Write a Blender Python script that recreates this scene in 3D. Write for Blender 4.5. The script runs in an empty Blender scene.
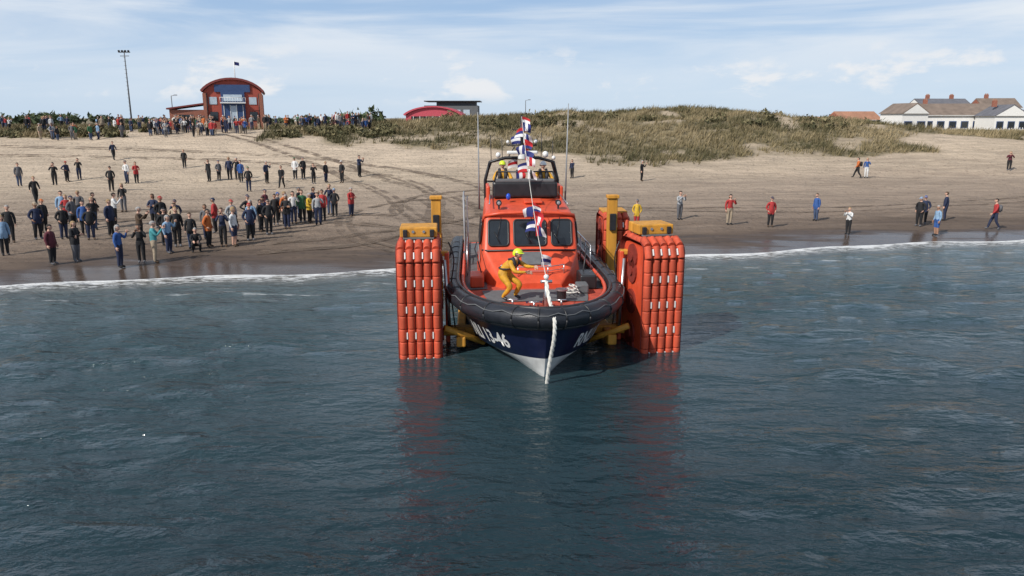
import bpy, bmesh, math, random, numpy as np
from mathutils import Vector, Matrix, Euler
random.seed(7); RNG=np.random.RandomState(5)
S=bpy.context.scene; COL=S.collection
S.view_settings.view_transform='Standard'; S.view_settings.look='None'; S.view_settings.exposure=0

# ---------------------------------------------------------------- helpers
def h2(ix,iy,seed):
    v=np.sin(ix*127.1+iy*311.7+seed*74.7)*43758.5453
    return v-np.floor(v)
def vn(x,y,seed=0):
    x=np.asarray(x,float);y=np.asarray(y,float)
    ix=np.floor(x);iy=np.floor(y);fx=x-ix;fy=y-iy
    fx=fx*fx*(3-2*fx);fy=fy*fy*(3-2*fy)
    return (h2(ix,iy,seed)*(1-fx)+h2(ix+1,iy,seed)*fx)*(1-fy)+(h2(ix,iy+1,seed)*(1-fx)+h2(ix+1,iy+1,seed)*fx)*fy
def ss(a,b,x):
    t=np.clip((x-a)/(b-a),0,1);return t*t*(3-2*t)
def shore(X):
    X=np.asarray(X,float)
    return 34+.25*np.clip(X,-150,150)+.35*np.sin(X*.35+1)+.2*np.sin(X*.9)
NP=[-5,0,.05,.19,.40,.57,.67,.79,.88,1.0,50]
ZP=[-4,0,.22,.45,.8,1.15,2.0,3.1,4.1,5.1,5.3]
def tz(X,Y):
    X=np.asarray(X,float);Y=np.asarray(Y,float)
    s=Y-shore(X);n=s/(92-shore(X))
    z=np.where(s<0,np.maximum(s*.07,-4),np.interp(n,NP,ZP))
    cr=np.interp(X,[-60,-30,-15,0,12,26,34,45,52,70,120],[0,0,.2,1.15,1.7,2.0,1.5,.5,-.6,-.9,-.6])
    w=ss(82,101,Y)*(1-.6*ss(112,130,Y))
    b=(vn(X*.16,Y*.2,3)-.5)*1.4+(vn(X*.45,Y*.5,5)-.5)*.6
    z=z+w*(cr+b*ss(-32,-18,X)*(1-.5*ss(46,56,X)))
    z=z-1.3*ss(46,60,X)*ss(104,125,Y)*(1-ss(400,900,Y))
    z=z+ss(1,6,s)*(vn(X*.5,Y*.35,8)-.5)*.12+ss(3,9,s)*(vn(X*1.3,Y*1.1,9)-.5)*.07
    return z
def grassmask(X,Y):
    X=np.asarray(X,float);Y=np.asarray(Y,float)
    edge=np.interp(X,[-75,-48,-44,-31,-28,-12,0,20,35,42,50,56,62,70,130],[85,86,97,97,86,81,78,77,77,82,90,85,78,77,76])
    e=edge+(vn(X*.22,Y*.22,11)-.5)*9
    g=ss(-1.5,1.5,Y-e)
    return g*(.40+.60*ss(.18,.42,vn(X*.3,Y*.35,12)))

def make_mat(name,color,rough=.6,metal=0.0,var=.12,scale=3.0,bump=0.0,bscale=20.0,spec=None,streak=False):
    m=bpy.data.materials.new(name);m.use_nodes=True
    nt=m.node_tree;b=nt.nodes['Principled BSDF']
    tc=nt.nodes.new('ShaderNodeTexCoord')
    n=nt.nodes.new('ShaderNodeTexNoise');n.inputs['Scale'].default_value=scale;n.inputs['Detail'].default_value=7;n.inputs['Roughness'].default_value=.62
    if streak:
        mp=nt.nodes.new('ShaderNodeMapping');mp.inputs['Scale'].default_value=(2.5,2.5,.45);nt.links.new(tc.outputs['Object'],mp.inputs[0]);nt.links.new(mp.outputs[0],n.inputs['Vector'])
    else:nt.links.new(tc.outputs['Object'],n.inputs['Vector'])
    r=nt.nodes.new('ShaderNodeValToRGB');r.color_ramp.elements[0].position=.3;r.color_ramp.elements[1].position=.7
    c=Vector(color[:3])
    r.color_ramp.elements[0].color=(*(c*(1-var)),1)
    r.color_ramp.elements[1].color=(*[min(1,k*(1+var)) for k in c],1)
    nt.links.new(n.outputs['Fac'],r.inputs['Fac']);nt.links.new(r.outputs['Color'],b.inputs['Base Color'])
    rm=nt.nodes.new('ShaderNodeMapRange');rm.inputs[3].default_value=max(0,rough-.1);rm.inputs[4].default_value=min(1,rough+.12);nt.links.new(n.outputs['Fac'],rm.inputs[0]);nt.links.new(rm.outputs[0],b.inputs['Roughness'])
    b.inputs['Metallic'].default_value=metal
    if spec is not None:b.inputs['Specular IOR Level'].default_value=spec
    if bump>0:
        n2=nt.nodes.new('ShaderNodeTexNoise');n2.inputs['Scale'].default_value=bscale
        nt.links.new(tc.outputs['Object'],n2.inputs['Vector'])
        bp=nt.nodes.new('ShaderNodeBump');bp.inputs['Strength'].default_value=bump;bp.inputs['Distance'].default_value=.02
        nt.links.new(n2.outputs['Fac'],bp.inputs['Height']);nt.links.new(bp.outputs['Normal'],b.inputs['Normal'])
    return m

def link(o,parent=None):
    COL.objects.link(o)
    if parent:o.parent=parent
    return o
def empty(name,loc=(0,0,0),rz=0,parent=None):
    e=bpy.data.objects.new(name,None);e.location=loc;e.rotation_euler=(0,0,rz);e.empty_display_size=.3
    return link(e,parent)
def mesh_obj(name,verts,faces,mats,parent=None,smooth=False,midx=None):
    me=bpy.data.meshes.new(name);me.from_pydata([tuple(v) for v in verts],[],faces)
    for m in (mats if isinstance(mats,(list,tuple)) else [mats]):me.materials.append(m)
    if midx is not None:me.polygons.foreach_set('material_index',midx)
    if smooth:me.polygons.foreach_set('use_smooth',[True]*len(me.polygons))
    me.update()
    o=bpy.data.objects.new(name,me);return link(o,parent)
def bm_obj(name,bm,mats,parent=None,smooth=False):
    me=bpy.data.meshes.new(name);bm.to_mesh(me);bm.free()
    for m in (mats if isinstance(mats,(list,tuple)) else [mats]):me.materials.append(m)
    if smooth:me.polygons.foreach_set('use_smooth',[True]*len(me.polygons))
    o=bpy.data.objects.new(name,me);return link(o,parent)
def box(name,c,s,mat,parent=None,bevel=.0,rot=None):
    bm=bmesh.new();bmesh.ops.create_cube(bm,size=1)
    bmesh.ops.scale(bm,vec=s,verts=bm.verts)
    if bevel>0:bmesh.ops.bevel(bm,geom=bm.edges[:],offset=bevel,segments=2,affect='EDGES',profile=.5)
    M=Matrix.Translation(c)
    if rot:M=M@Euler(rot).to_matrix().to_4x4()
    bm.transform(M)
    return bm_obj(name,bm,mat,parent)
def tube_data(pts,rad,segs=8,closed=False,cap=True):
    pts=[Vector(p) for p in pts];n=len(pts)
    if not hasattr(rad,'__len__'):rad=[rad]*n
    V=[];F=[];up=None
    for i,p in enumerate(pts):
        a=pts[(i-1)%n] if (closed or i>0) else p
        b=pts[(i+1)%n] if (closed or i<n-1) else p
        t=(b-a).normalized()
        if up is None:
            up=Vector((0,0,1)) if abs(t.z)<.9 else Vector((0,1,0))
        x=t.cross(up)
        if x.length<1e-4:x=t.cross(Vector((1,0,0)))
        x.normalize();u=x.cross(t).normalized();up=u
        for k in range(segs):
            an=2*math.pi*k/segs
            V.append(p+(x*math.cos(an)+u*math.sin(an))*rad[i])
    m=n if closed else n-1
    for i in range(m):
        j=(i+1)%n
        for k in range(segs):
            l=(k+1)%segs
            F.append((i*segs+k,i*segs+l,j*segs+l,j*segs+k))
    if cap and not closed:
        F.append(tuple(range(segs))[::-1]);F.append(tuple((n-1)*segs+k for k in range(segs)))
    return V,F
def tube(name,pts,rad,mat,parent=None,segs=8,closed=False,smooth=True):
    V,F=tube_data(pts,rad,segs,closed)
    return mesh_obj(name,V,F,mat,parent,smooth)
def multi_tube(name,paths,mat,parent=None,segs=6):
    V=[];F=[]
    for pts,r in paths:
        v,f=tube_data(pts,r,segs);o=len(V);V+=v;F+=[tuple(i+o for i in q) for q in f]
    return mesh_obj(name,V,F,mat,parent,True)
def cyl(name,a,b,r,mat,parent=None,segs=16):
    return tube(name,[a,b],r,mat,parent,segs,smooth=False)
def ball(name,c,r,mat,parent=None,scale=(1,1,1)):
    bm=bmesh.new();bmesh.ops.create_uvsphere(bm,u_segments=16,v_segments=10,radius=r)
    bmesh.ops.scale(bm,vec=scale,verts=bm.verts);bmesh.ops.translate(bm,vec=c,verts=bm.verts)
    return bm_obj(name,bm,mat,parent,True)

# ---------------------------------------------------------------- materials
ORANGE=make_mat('orange_paint',(.64,.080,.030),.42,var=.16,scale=1.5,bump=.05,streak=True)
ORANGE_D=make_mat('orange_deck',(.46,.07,.038),.75,var=.28,scale=4,bump=.3,bscale=60)
PAD=make_mat('orange_rubber_pads',(.50,.072,.030),.68,var=.34,scale=2.2,bump=.2,streak=True)
PADD=make_mat('orange_belt',(.20,.022,.012),.7,var=.3,scale=3)
BLACK=make_mat('black_rubber',(.018,.020,.026),.42,var=.35,scale=4,bump=.25,bscale=30)
BLACKM=make_mat('black_metal',(.02,.02,.022),.4,var=.3)
GREYD=make_mat('deck_grey',(.12,.125,.13),.75,var=.2,scale=6)
STEEL=make_mat('stainless_steel',(.55,.56,.57),.3,metal=.9)
WHITE=make_mat('white_paint',(.76,.76,.74),.4,var=.07)
ROPE=make_mat('rope',(.68,.66,.60),.8,var=.15,scale=30,bump=.6,bscale=60)
YELLOW=make_mat('yellow_paint',(.56,.26,.03),.62,var=.28,scale=2,bump=.1,streak=True)
GREY=make_mat('grey_paint',(.3,.31,.32),.5,var=.15)
GLASS=make_mat('dark_glass',(.012,.016,.02),.1,var=.3,spec=.8)

def hull_material():
    m=bpy.data.materials.new('hull_paint');m.use_nodes=True;nt=m.node_tree;b=nt.nodes['Principled BSDF']
    tc=nt.nodes.new('ShaderNodeTexCoord');sx=nt.nodes.new('ShaderNodeSeparateXYZ');nt.links.new(tc.outputs['Object'],sx.inputs[0])
    ma=nt.nodes.new('ShaderNodeMath');ma.operation='MULTIPLY_ADD';ma.inputs[1].default_value=.15
    nt.links.new(sx.outputs['Y'],ma.inputs[0]);nt.links.new(sx.outputs['Z'],ma.inputs[2])
    r=nt.nodes.new('ShaderNodeValToRGB');r.color_ramp.interpolation='CONSTANT'
    r.color_ramp.elements[0].color=(.72,.72,.70,1);r.color_ramp.elements[1].position=.56;r.color_ramp.elements[1].color=(.008,.012,.045,1)
    nt.links.new(ma.outputs[0],r.inputs['Fac'])
    n=nt.nodes.new('ShaderNodeTexNoise');n.inputs['Scale'].default_value=3;n.inputs['Detail'].default_value=8
    nt.links.new(tc.outputs['Object'],n.inputs['Vector'])
    mr=nt.nodes.new('ShaderNodeMapRange');mr.inputs[1].default_value=.3;mr.inputs[2].default_value=.7;mr.inputs[3].default_value=.75;mr.inputs[4].default_value=1.1;nt.links.new(n.outputs['Fac'],mr.inputs[0])
    mx=nt.nodes.new('ShaderNodeMix');mx.data_type='RGBA';mx.blend_type='MULTIPLY';mx.inputs[0].default_value=1
    nt.links.new(r.outputs['Color'],mx.inputs[6]);nt.links.new(mr.outputs[0],mx.inputs[7])
    nt.links.new(mx.outputs[2],b.inputs['Base Color']);b.inputs['Roughness'].default_value=.3
    return m
HULL=hull_material()

# ---------------------------------------------------------------- world / sun
EL=math.radians(40);SD=Vector((-.72*math.cos(EL),-.69*math.cos(EL),math.sin(EL)))
W=bpy.data.worlds.new('World');S.world=W;W.use_nodes=True;nt=W.node_tree
bg=nt.nodes['Background'];bg.inputs['Strength'].default_value=.092
sky=nt.nodes.new('ShaderNodeTexSky');sky.sky_type='NISHITA';sky.sun_disc=False
sky.sun_elevation=EL;sky.sun_rotation=math.atan2(SD.x,SD.y);sky.air_density=1.0;sky.dust_density=.4;sky.ozone_density=1.0
tc=nt.nodes.new('ShaderNodeTexCoord')
def wnoise(sc,scale,detail,lo,hi,rough=.6,dist=0):
    mp=nt.nodes.new('ShaderNodeMapping');mp.inputs['Scale'].default_value=sc
    nt.links.new(tc.outputs['Generated'],mp.inputs['Vector'])
    n=nt.nodes.new('ShaderNodeTexNoise');n.inputs['Scale'].default_value=scale;n.inputs['Detail'].default_value=detail;n.inputs['Roughness'].default_value=rough;n.inputs['Distortion'].default_value=dist
    nt.links.new(mp.outputs[0],n.inputs['Vector'])
    r=nt.nodes.new('ShaderNodeMapRange');r.interpolation_type='SMOOTHSTEP';r.inputs[1].default_value=lo;r.inputs[2].default_value=hi
    nt.links.new(n.outputs['Fac'],r.inputs[0]);return r.outputs[0]
def wmath(op,a,b):
    n=nt.nodes.new('ShaderNodeMath');n.operation=op
    for i,v in enumerate((a,b)):
        if isinstance(v,(int,float)):n.inputs[i].default_value=v
        else:nt.links.new(v,n.inputs[i])
    return n.outputs[0]
def wrange(v,a,b,c=0,d=1):
    r=nt.nodes.new('ShaderNodeMapRange');r.interpolation_type='SMOOTHSTEP'
    for i,x in enumerate((a,b,c,d)):r.inputs[i+1].default_value=x
    nt.links.new(v,r.inputs[0]);return r.outputs[0]
def wmix(f,a,b):
    mx=nt.nodes.new('ShaderNodeMix');mx.data_type='RGBA'
    for i,v in ((0,f),(6,a),(7,b)):
        if isinstance(v,(tuple,float)):mx.inputs[i].default_value=v
        else:nt.links.new(v,mx.inputs[i])
    return mx.outputs[2]
sx=nt.nodes.new('ShaderNodeSeparateXYZ');nt.links.new(tc.outputs['Generated'],sx.inputs[0])
Z=sx.outputs['Z']
hz=wmix(wrange(Z,0,.16),(6.3,7.9,9.9,1),(4.0,5.9,8.9,1))       # atmospheric haze colours by elevation
base=wmix(wrange(Z,.02,.6,.85,.0),sky.outputs[0],hz)
high=wmath('MULTIPLY',wnoise((1,1,9),1.7,8,.39,.68,.55,.5),wrange(Z,.015,.12,.30,.95))
puff=wmath('MULTIPLY',wnoise((1,1,2.3),10,9,.535,.66,.58,.3),wmath('MULTIPLY',wrange(Z,.012,.035),wrange(Z,.10,.06)))
base=wmix(high,base,(8.5,9.1,9.8,1))
base=wmix(wmath('MULTIPLY',puff,.85),base,(9.3,9.4,9.6,1))
nt.links.new(base,bg.inputs['Color'])
sl=bpy.data.lights.new('sun','SUN');sl.energy=4.3;sl.angle=math.radians(.6);sl.color=(1,.95,.88)
so=bpy.data.objects.new('sun',sl);so.rotation_euler=SD.to_track_quat('Z','Y').to_euler();so.location=(-20,-20,40);link(so)

# ---------------------------------------------------------------- terrain
def grid_mesh(name,xs,ys,zf,attrs,mat):
    X,Y=np.meshgrid(xs,ys);Z=zf(X,Y)
    nx,ny=len(xs),len(ys)
    V=np.stack([X.ravel(),Y.ravel(),Z.ravel()],1).astype(np.float32)
    i=np.arange(nx*ny).reshape(ny,nx)
    F=np.stack([i[:-1,:-1].ravel(),i[:-1,1:].ravel(),i[1:,1:].ravel(),i[1:,:-1].ravel()],1)
    me=bpy.data.meshes.new(name);me.vertices.add(len(V));me.vertices.foreach_set('co',V.ravel())
    me.loops.add(F.size);me.loops.foreach_set('vertex_index',F.ravel().astype(np.int32))
    me.polygons.add(len(F));me.polygons.foreach_set('loop_start',np.arange(0,F.size,4,dtype=np.int32))
    me.update(calc_edges=True);me.validate()
    me.polygons.foreach_set('use_smooth',np.ones(len(F),bool))
    for k,fn in attrs.items():
        a=me.attributes.new(k,'FLOAT','POINT');a.data.foreach_set('value',fn(X,Y).ravel().astype(np.float32))
    me.materials.append(mat);o=bpy.data.objects.new(name,me);return link(o)

def sand_material():
    m=bpy.data.materials.new('sand');m.use_nodes=True;nt=m.node_tree;b=nt.nodes['Principled BSDF'];N=nt.nodes.new;L=nt.links.new
    tc=N('ShaderNodeTexCoord')
    at=N('ShaderNodeAttribute');at.attribute_name='shore_dist'
    gr=N('ShaderNodeAttribute');gr.attribute_name='grass'
    def noise(scale,detail,sc=(1,1,1),rot=0):
        mp=N('ShaderNodeMapping');mp.inputs['Scale'].default_value=sc;mp.inputs['Rotation'].default_value=(0,0,rot);L(tc.outputs['Object'],mp.inputs[0])
        n=N('ShaderNodeTexNoise');n.inputs['Scale'].default_value=scale;n.inputs['Detail'].default_value=detail;n.inputs['Roughness'].default_value=.65;L(mp.outputs[0],n.inputs['Vector']);return n.outputs['Fac']
    def mrg(v,a,b_,c,d):
        r=N('ShaderNodeMapRange')
        for i,x in enumerate((a,b_,c,d)):r.inputs[i+1].default_value=x
        L(v,r.inputs[0]);return r.outputs[0]
    def mulc(a,f):
        q=N('ShaderNodeMix');q.data_type='RGBA';q.blend_type='MULTIPLY';q.inputs[0].default_value=1;L(a,q.inputs[6]);L(f,q.inputs[7]);return q.outputs[2]
    n1=noise(.22,8,(.4,2.0,1),-.2)
    ad=N('ShaderNodeMath');ad.operation='MULTIPLY_ADD';ad.inputs[1].default_value=12;L(n1,ad.inputs[0]);L(at.outputs['Fac'],ad.inputs[2])
    s2=N('ShaderNodeMath');s2.operation='SUBTRACT';s2.inputs[1].default_value=6.3;L(ad.outputs[0],s2.inputs[0])
    r=N('ShaderNodeValToRGB');e=r.color_ramp.elements
    e[0].position=0;e[0].color=(.078,.052,.037,1)
    e[1].position=1;e[1].color=(.56,.45,.335,1)
    for p,c in ((.09,(.092,.064,.047,1)),(.15,(.165,.120,.088,1)),(.27,(.295,.225,.170,1)),(.55,(.385,.300,.225,1)),(.75,(.50,.40,.295,1))):
        q=e.new(p);q.color=c
    L(mrg(s2.outputs[0],-2,48,0,1),r.inputs['Fac'])
    col=mulc(r.outputs['Color'],mrg(noise(1.1,9,(.3,1.5,1),-.2),.3,.7,.66,1.14))
    col=mulc(col,mrg(noise(.12,6,(.5,2.6,1),-.22),.35,.65,.82,1.08))
    vo=N('ShaderNodeTexVoronoi');vo.inputs['Scale'].default_value=1.7;L(tc.outputs['Object'],vo.inputs['Vector'])
    vr=mrg(vo.outputs['Distance'],.08,.3,.68,1)
    col=mulc(col,vr)
    gc=N('ShaderNodeValToRGB');gc.color_ramp.elements[0].position=.35;gc.color_ramp.elements[0].color=(.095,.082,.045,1);gc.color_ramp.elements[1].position=.68;gc.color_ramp.elements[1].color=(.30,.24,.145,1);L(noise(1.5,6),gc.inputs[0])
    mg=N('ShaderNodeMix');mg.data_type='RGBA';L(gr.outputs['Fac'],mg.inputs[0]);L(col,mg.inputs[6]);L(gc.outputs[0],mg.inputs[7])
    L(mg.outputs[2],b.inputs['Base Color'])
    L(mrg(s2.outputs[0],.8,4,.22,.95),b.inputs['Roughness'])
    b.inputs['Specular IOR Level'].default_value=.35
    ad2=N('ShaderNodeMath');ad2.operation='ADD';L(noise(3,8),ad2.inputs[0]);L(vr,ad2.inputs[1])
    bp=N('ShaderNodeBump');bp.inputs['Distance'].default_value=.16;L(mrg(at.outputs['Fac'],2,8,.05,1.0),bp.inputs['Strength']);L(ad2.outputs[0],bp.inputs['Height']);L(bp.outputs[0],b.inputs['Normal'])
    return m
cc=np.concatenate
xs=cc([[-2500,-1200,-600,-300,-180],np.arange(-120,-80,2),np.arange(-80,100,.45),np.arange(100,160,2),[200,320,650,1300,2500]])
ys=cc([[-700,-300,-100,-40],np.arange(-20,18,4),np.arange(18,132,.38),np.arange(132,200,3),[230,300,450,800,1500,3000]])
grid_mesh('beach_ground',xs,ys,tz,{'shore_dist':lambda X,Y:Y-shore(X),'grass':lambda X,Y:np.where(Y>135,.9,grassmask(X,Y)*ss(70,78,Y))},sand_material())

# ---------------------------------------------------------------- water
def water_material():
    m=bpy.data.materials.new('sea_water');m.use_nodes=True;nt=m.node_tree;b=nt.nodes['Principled BSDF'];N=nt.nodes.new;L=nt.links.new
    tc=N('ShaderNodeTexCoord');at=N('ShaderNodeAttribute');at.attribute_name='shore_dist';ca=N('ShaderNodeAttribute');ca.attribute_name='lee'
    def noise(scale,detail,sc=(1,1,1),rough=.55,rot=0):
        mp=N('ShaderNodeMapping');mp.inputs['Scale'].default_value=sc;mp.inputs['Rotation'].default_value=(0,0,rot);L(tc.outputs['Object'],mp.inputs[0])
        n=N('ShaderNodeTexNoise');n.inputs['Scale'].default_value=scale;n.inputs['Detail'].default_value=detail;n.inputs['Roughness'].default_value=rough;n.inputs['Distortion'].default_value=.3;L(mp.outputs[0],n.inputs['Vector']);return n.outputs['Fac']
    def mr(v,a,b_,c=0,d=1,smooth=True):
        r=N('ShaderNodeMapRange')
        if smooth:r.interpolation_type='SMOOTHSTEP'
        for i,x in enumerate((a,b_,c,d)):r.inputs[i+1].default_value=x
        L(v,r.inputs[0]);return r.outputs[0]
    def mt(op,a,b_):
        n=N('ShaderNodeMath');n.operation=op
        for i,v in enumerate((a,b_)):
            if isinstance(v,(int,float)):n.inputs[i].default_value=v
            else:L(v,n.inputs[i])
        return n.outputs[0]
    sd=at.outputs['Fac']
    cr=N('ShaderNodeValToRGB');e=cr.color_ramp.elements
    e[0].position=0;e[0].color=(.011,.028,.036,1);e[1].position=1;e[1].color=(.15,.13,.10,1)
    q=e.new(.60);q.color=(.027,.056,.066,1);q=e.new(.90);q.color=(.070,.098,.104,1)
    L(mr(sd,-23,0,0,1,False),cr.inputs[0])
    edge=mt('ADD',sd,mt('MULTIPLY',mt('SUBTRACT',noise(.5,4,(1,.6,1)),.5),2.6))
    band=mt('MULTIPLY',mr(edge,-2.2,-.5),mr(noise(3.0,7,(.6,1.4,1),.65),.44,.60))
    solid=mt('MULTIPLY',mr(edge,-.65,-.25),mr(noise(2.2,6,(.6,1.6,1),.65),.36,.52,.35,.95))
    band2=mt('MULTIPLY',mt('MULTIPLY',mr(edge,-4.6,-3.8),mr(edge,-2.6,-3.2)),mr(noise(1.3,7,(.4,1.6,1),.65),.54,.64))
    foam=mt('MINIMUM',mt('MAXIMUM',mt('MAXIMUM',mt('MULTIPLY',band,.85),solid),mt('MULTIPLY',band2,.4)),1)
    mx=N('ShaderNodeMix');mx.data_type='RGBA';L(foam,mx.inputs[0]);L(cr.outputs[0],mx.inputs[6]);mx.inputs[7].default_value=(.70,.71,.71,1)
    L(mx.outputs[2],b.inputs['Base Color'])
    L(mr(foam,0,1,.08,.8),b.inputs['Roughness']);b.inputs['IOR'].default_value=1.34
    a=noise(.45,3,(.7,1.6,1),.5,.2);c=noise(1.5,4,(.65,1.5,1),.55,-.15);d=noise(4.8,4,(.8,1.3,1),.6,.4)
    patch=mt('MULTIPLY',mr(noise(.07,3,(.5,1.4,1)),.36,.64,.6,1.2),mr(ca.outputs['Fac'],0,1,1,.32))
    h=mt('ADD',mt('ADD',mt('MULTIPLY',a,.55),mt('MULTIPLY',c,.38)),mt('MULTIPLY',d,.11))
    bp=N('ShaderNodeBump');bp.inputs['Distance'].default_value=1.0;L(mt('MULTIPLY',patch,.8),bp.inputs['Strength']);L(h,bp.inputs['Height']);L(bp.outputs[0],b.inputs['Normal'])
    return m
def lee(X,Y):return np.clip(1-ss(3.0,8.5,np.hypot((X-.6)*.85,(Y-19.0)*.70)),0,1)
def wz(X,Y):
    k=ss(0,6,shore(X)-Y)*ss(150,60,np.hypot(X,Y-20))*(1-.6*lee(X,Y))
    return k*((vn(X*.45+Y*.1,Y*.8,21)-.5)*.16+(vn(X*1.1-Y*.3,Y*1.9,22)-.5)*.08)
xs=cc([[-2500,-1000,-400,-200,-110,-70,-50],np.arange(-40,46,.25),[50,60,80,110,180,350,1000,2500]])
ys=cc([[-2500,-1000,-400,-150,-70,-30,-10,0],np.arange(4,46,.2),[50,60,80]])
grid_mesh('sea_water',xs,ys,wz,{'shore_dist':lambda X,Y:Y-shore(X),'lee':lee},water_material())

# ---------------------------------------------------------------- dune grass
def tri_obj(name,V,T,mat):
    m=len(V)//3;me=bpy.data.meshes.new(name);me.vertices.add(m*3);me.vertices.foreach_set('co',V.ravel())
    me.loops.add(m*3);me.loops.foreach_set('vertex_index',np.arange(m*3,dtype=np.int32));me.polygons.add(m);me.polygons.foreach_set('loop_start',np.arange(0,m*3,3,dtype=np.int32))
    me.update(calc_edges=True);me.attributes.new('tint','FLOAT','POINT').data.foreach_set('value',T.astype(np.float32))
    me.materials.append(mat);return link(bpy.data.objects.new(name,me))
def blade_mesh(name,cx,cy,hmin,hmax,nb,mat,spread=.35,wid=.045):
    n=len(cx);cx=np.repeat(cx,nb);cy=np.repeat(cy,nb)
    a=RNG.uniform(0,2*np.pi,n*nb);r=spread*np.sqrt(RNG.rand(n*nb));x=cx+r*np.cos(a);y=cy+r*np.sin(a)
    z=tz(x,y)-.03;h=RNG.uniform(hmin,hmax,n*nb)*np.repeat(RNG.uniform(.5,1.2,n),nb)
    w=RNG.uniform(.6,1.4,n*nb)*wid;b=RNG.uniform(0,2*np.pi,n*nb)
    lx=np.cos(a)*h*.4+h*.3;ly=np.sin(a)*h*.4
    V=np.empty((n*nb,3,3));V[:,0]=np.stack([x-w*np.cos(b),y-w*np.sin(b),z],1);V[:,1]=np.stack([x+w*np.cos(b),y+w*np.sin(b),z],1);V[:,2]=np.stack([x+lx,y+ly,z+h],1)
    T=np.clip(np.repeat(vn(cx*.25,cy*.3,31)*.75+RNG.rand(n*nb)*.45-.10,3),0,1)
    return tri_obj(name,V.reshape(-1,3),T,mat)
def tint_mat(name,c0,c1,c2):
    m=bpy.data.materials.new(name);m.use_nodes=True;nt=m.node_tree;b=nt.nodes['Principled BSDF']
    a=nt.nodes.new('ShaderNodeAttribute');a.attribute_name='tint';r=nt.nodes.new('ShaderNodeValToRGB')
    r.color_ramp.elements[0].position=.2;r.color_ramp.elements[0].color=(*c0,1);r.color_ramp.elements[1].position=.85;r.color_ramp.elements[1].color=(*c2,1)
    q=r.color_ramp.elements.new(.5);q.color=(*c1,1)
    nt.links.new(a.outputs['Fac'],r.inputs[0]);nt.links.new(r.outputs[0],b.inputs['Base Color']);b.inputs['Roughness'].default_value=.8;b.inputs['Specular IOR Level'].default_value=.2
    return m
GR=tint_mat('marram_grass',(.080,.076,.038),(.185,.150,.078),(.34,.27,.16))
X=RNG.uniform(-75,100,60000);Y=RNG.uniform(72,118,60000)
k=(grassmask(X,Y)>RNG.uniform(.25,1.0,60000));X=X[k];Y=Y[k]
blade_mesh('marram_grass',X[:21000],Y[:21000],.30,.78,8,GR)
def foliage_mass(name,clumps,mat,leaf=.35,n_per=260):
    V=[];T=[]
    for (x,y,z,rx,ry,rz) in clumps:
        n=int(n_per*max(.5,rx*rz/4))
        d=RNG.normal(size=(n,3));d/=np.linalg.norm(d,axis=1)[:,None];rad=RNG.uniform(.55,1.05,n)*(1+.25*np.sin(d[:,0]*5+x)*np.cos(d[:,2]*4+y))
        c=np.array([x,y,z])+d*rad[:,None]*np.array([rx,ry,rz])
        o=RNG.normal(size=(n,3,3))*leaf
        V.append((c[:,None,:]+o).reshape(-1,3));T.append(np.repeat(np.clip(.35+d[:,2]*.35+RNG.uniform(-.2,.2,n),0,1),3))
    return tri_obj(name,np.concatenate(V),np.concatenate(T),mat)
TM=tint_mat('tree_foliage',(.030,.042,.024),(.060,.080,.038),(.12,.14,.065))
cl=[]
for i in range(46):
    x=-150+i*2.5+random.uniform(-1,1);left=x<-95
    cl.append((x,random.uniform(165,200),5.5+random.uniform(-.3,.4)+(.5 if left else -.2),random.uniform(2,4),2,random.uniform(.8,1.6) if left else random.uniform(.5,1.0)))
for x,y,z,r in ((-27,112,5.6,1.2),(-24,114,6.0,1.5),(-20.5,112,6.2,1.7),(-31,118,5.6,1.2),(60,150,4.8,1.8),(63,152,5.2,2.0),(66,150,4.6,1.4),(70,153,4.9,1.6),(76,160,4.6,1.5),(-74,110,5.5,1.6),(-70,112,5.7,1.5),(-62,106,5.2,.8)):
    cl.append((x,y,z,r*1.4,r,r*.8))
for i in range(40):cl.append((random.uniform(90,260),random.uniform(200,250),4.3,4,3,1.8))
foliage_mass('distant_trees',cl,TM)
hc=[]
for i in range(60):
    x=random.uniform(-72,-43);y=random.uniform(85.5,91);hc.append((x,y,float(tz(x,y))+.2,random.uniform(.6,1.3),.6,random.uniform(.25,.45)))
for i in range(35):
    x=random.uniform(-29,-14);y=random.uniform(86,94);hc.append((x,y,float(tz(x,y))+.2,random.uniform(.6,1.2),.6,random.uniform(.25,.45)))
for i in range(45):
    x=random.uniform(-8,40);y=random.uniform(90,104);hc.append((x,y,float(tz(x,y))+.2,random.uniform(.5,1.5),.8,random.uniform(.3,.6)))
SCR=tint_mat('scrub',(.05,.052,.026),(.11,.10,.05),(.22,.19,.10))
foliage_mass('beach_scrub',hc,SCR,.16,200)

# ---------------------------------------------------------------- tyre tracks on sand
def catm(P,n=6):
    P=[Vector(p) for p in P];P=[P[0]]+P+[P[-1]];O=[]
    for i in range(1,len(P)-2):
        for k in range(n):
            t=k/n;a,b,c,d=P[i-1],P[i],P[i+1],P[i+2]
            O.append(.5*((2*b)+(c-a)*t+(2*a-5*b+4*c-d)*t*t+(3*b-a-3*c+d)*t**3))
    O.append(P[-2]);return O
def track_strip(pts,w):
    V=[];F=[];Q=catm([Vector((x,y,0)) for x,y in pts],14)
    for i,q in enumerate(Q):
        t=(Q[min(i+1,len(Q)-1)]-Q[max(i-1,0)]).normalized();nn=Vector((-t.y,t.x,0))
        for s in (-1,-.35,.35,1):
            v=q+nn*(s*w/2);V.append((v.x,v.y,float(tz(v.x,v.y))+(.045 if abs(s)==1 else .02)+.012*math.sin(i*2.0)))
    for i in range(len(Q)-1):
        for k in range(3):F.append((i*4+k,i*4+k+1,i*4+k+5,i*4+k+4))
    return V,F
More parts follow.
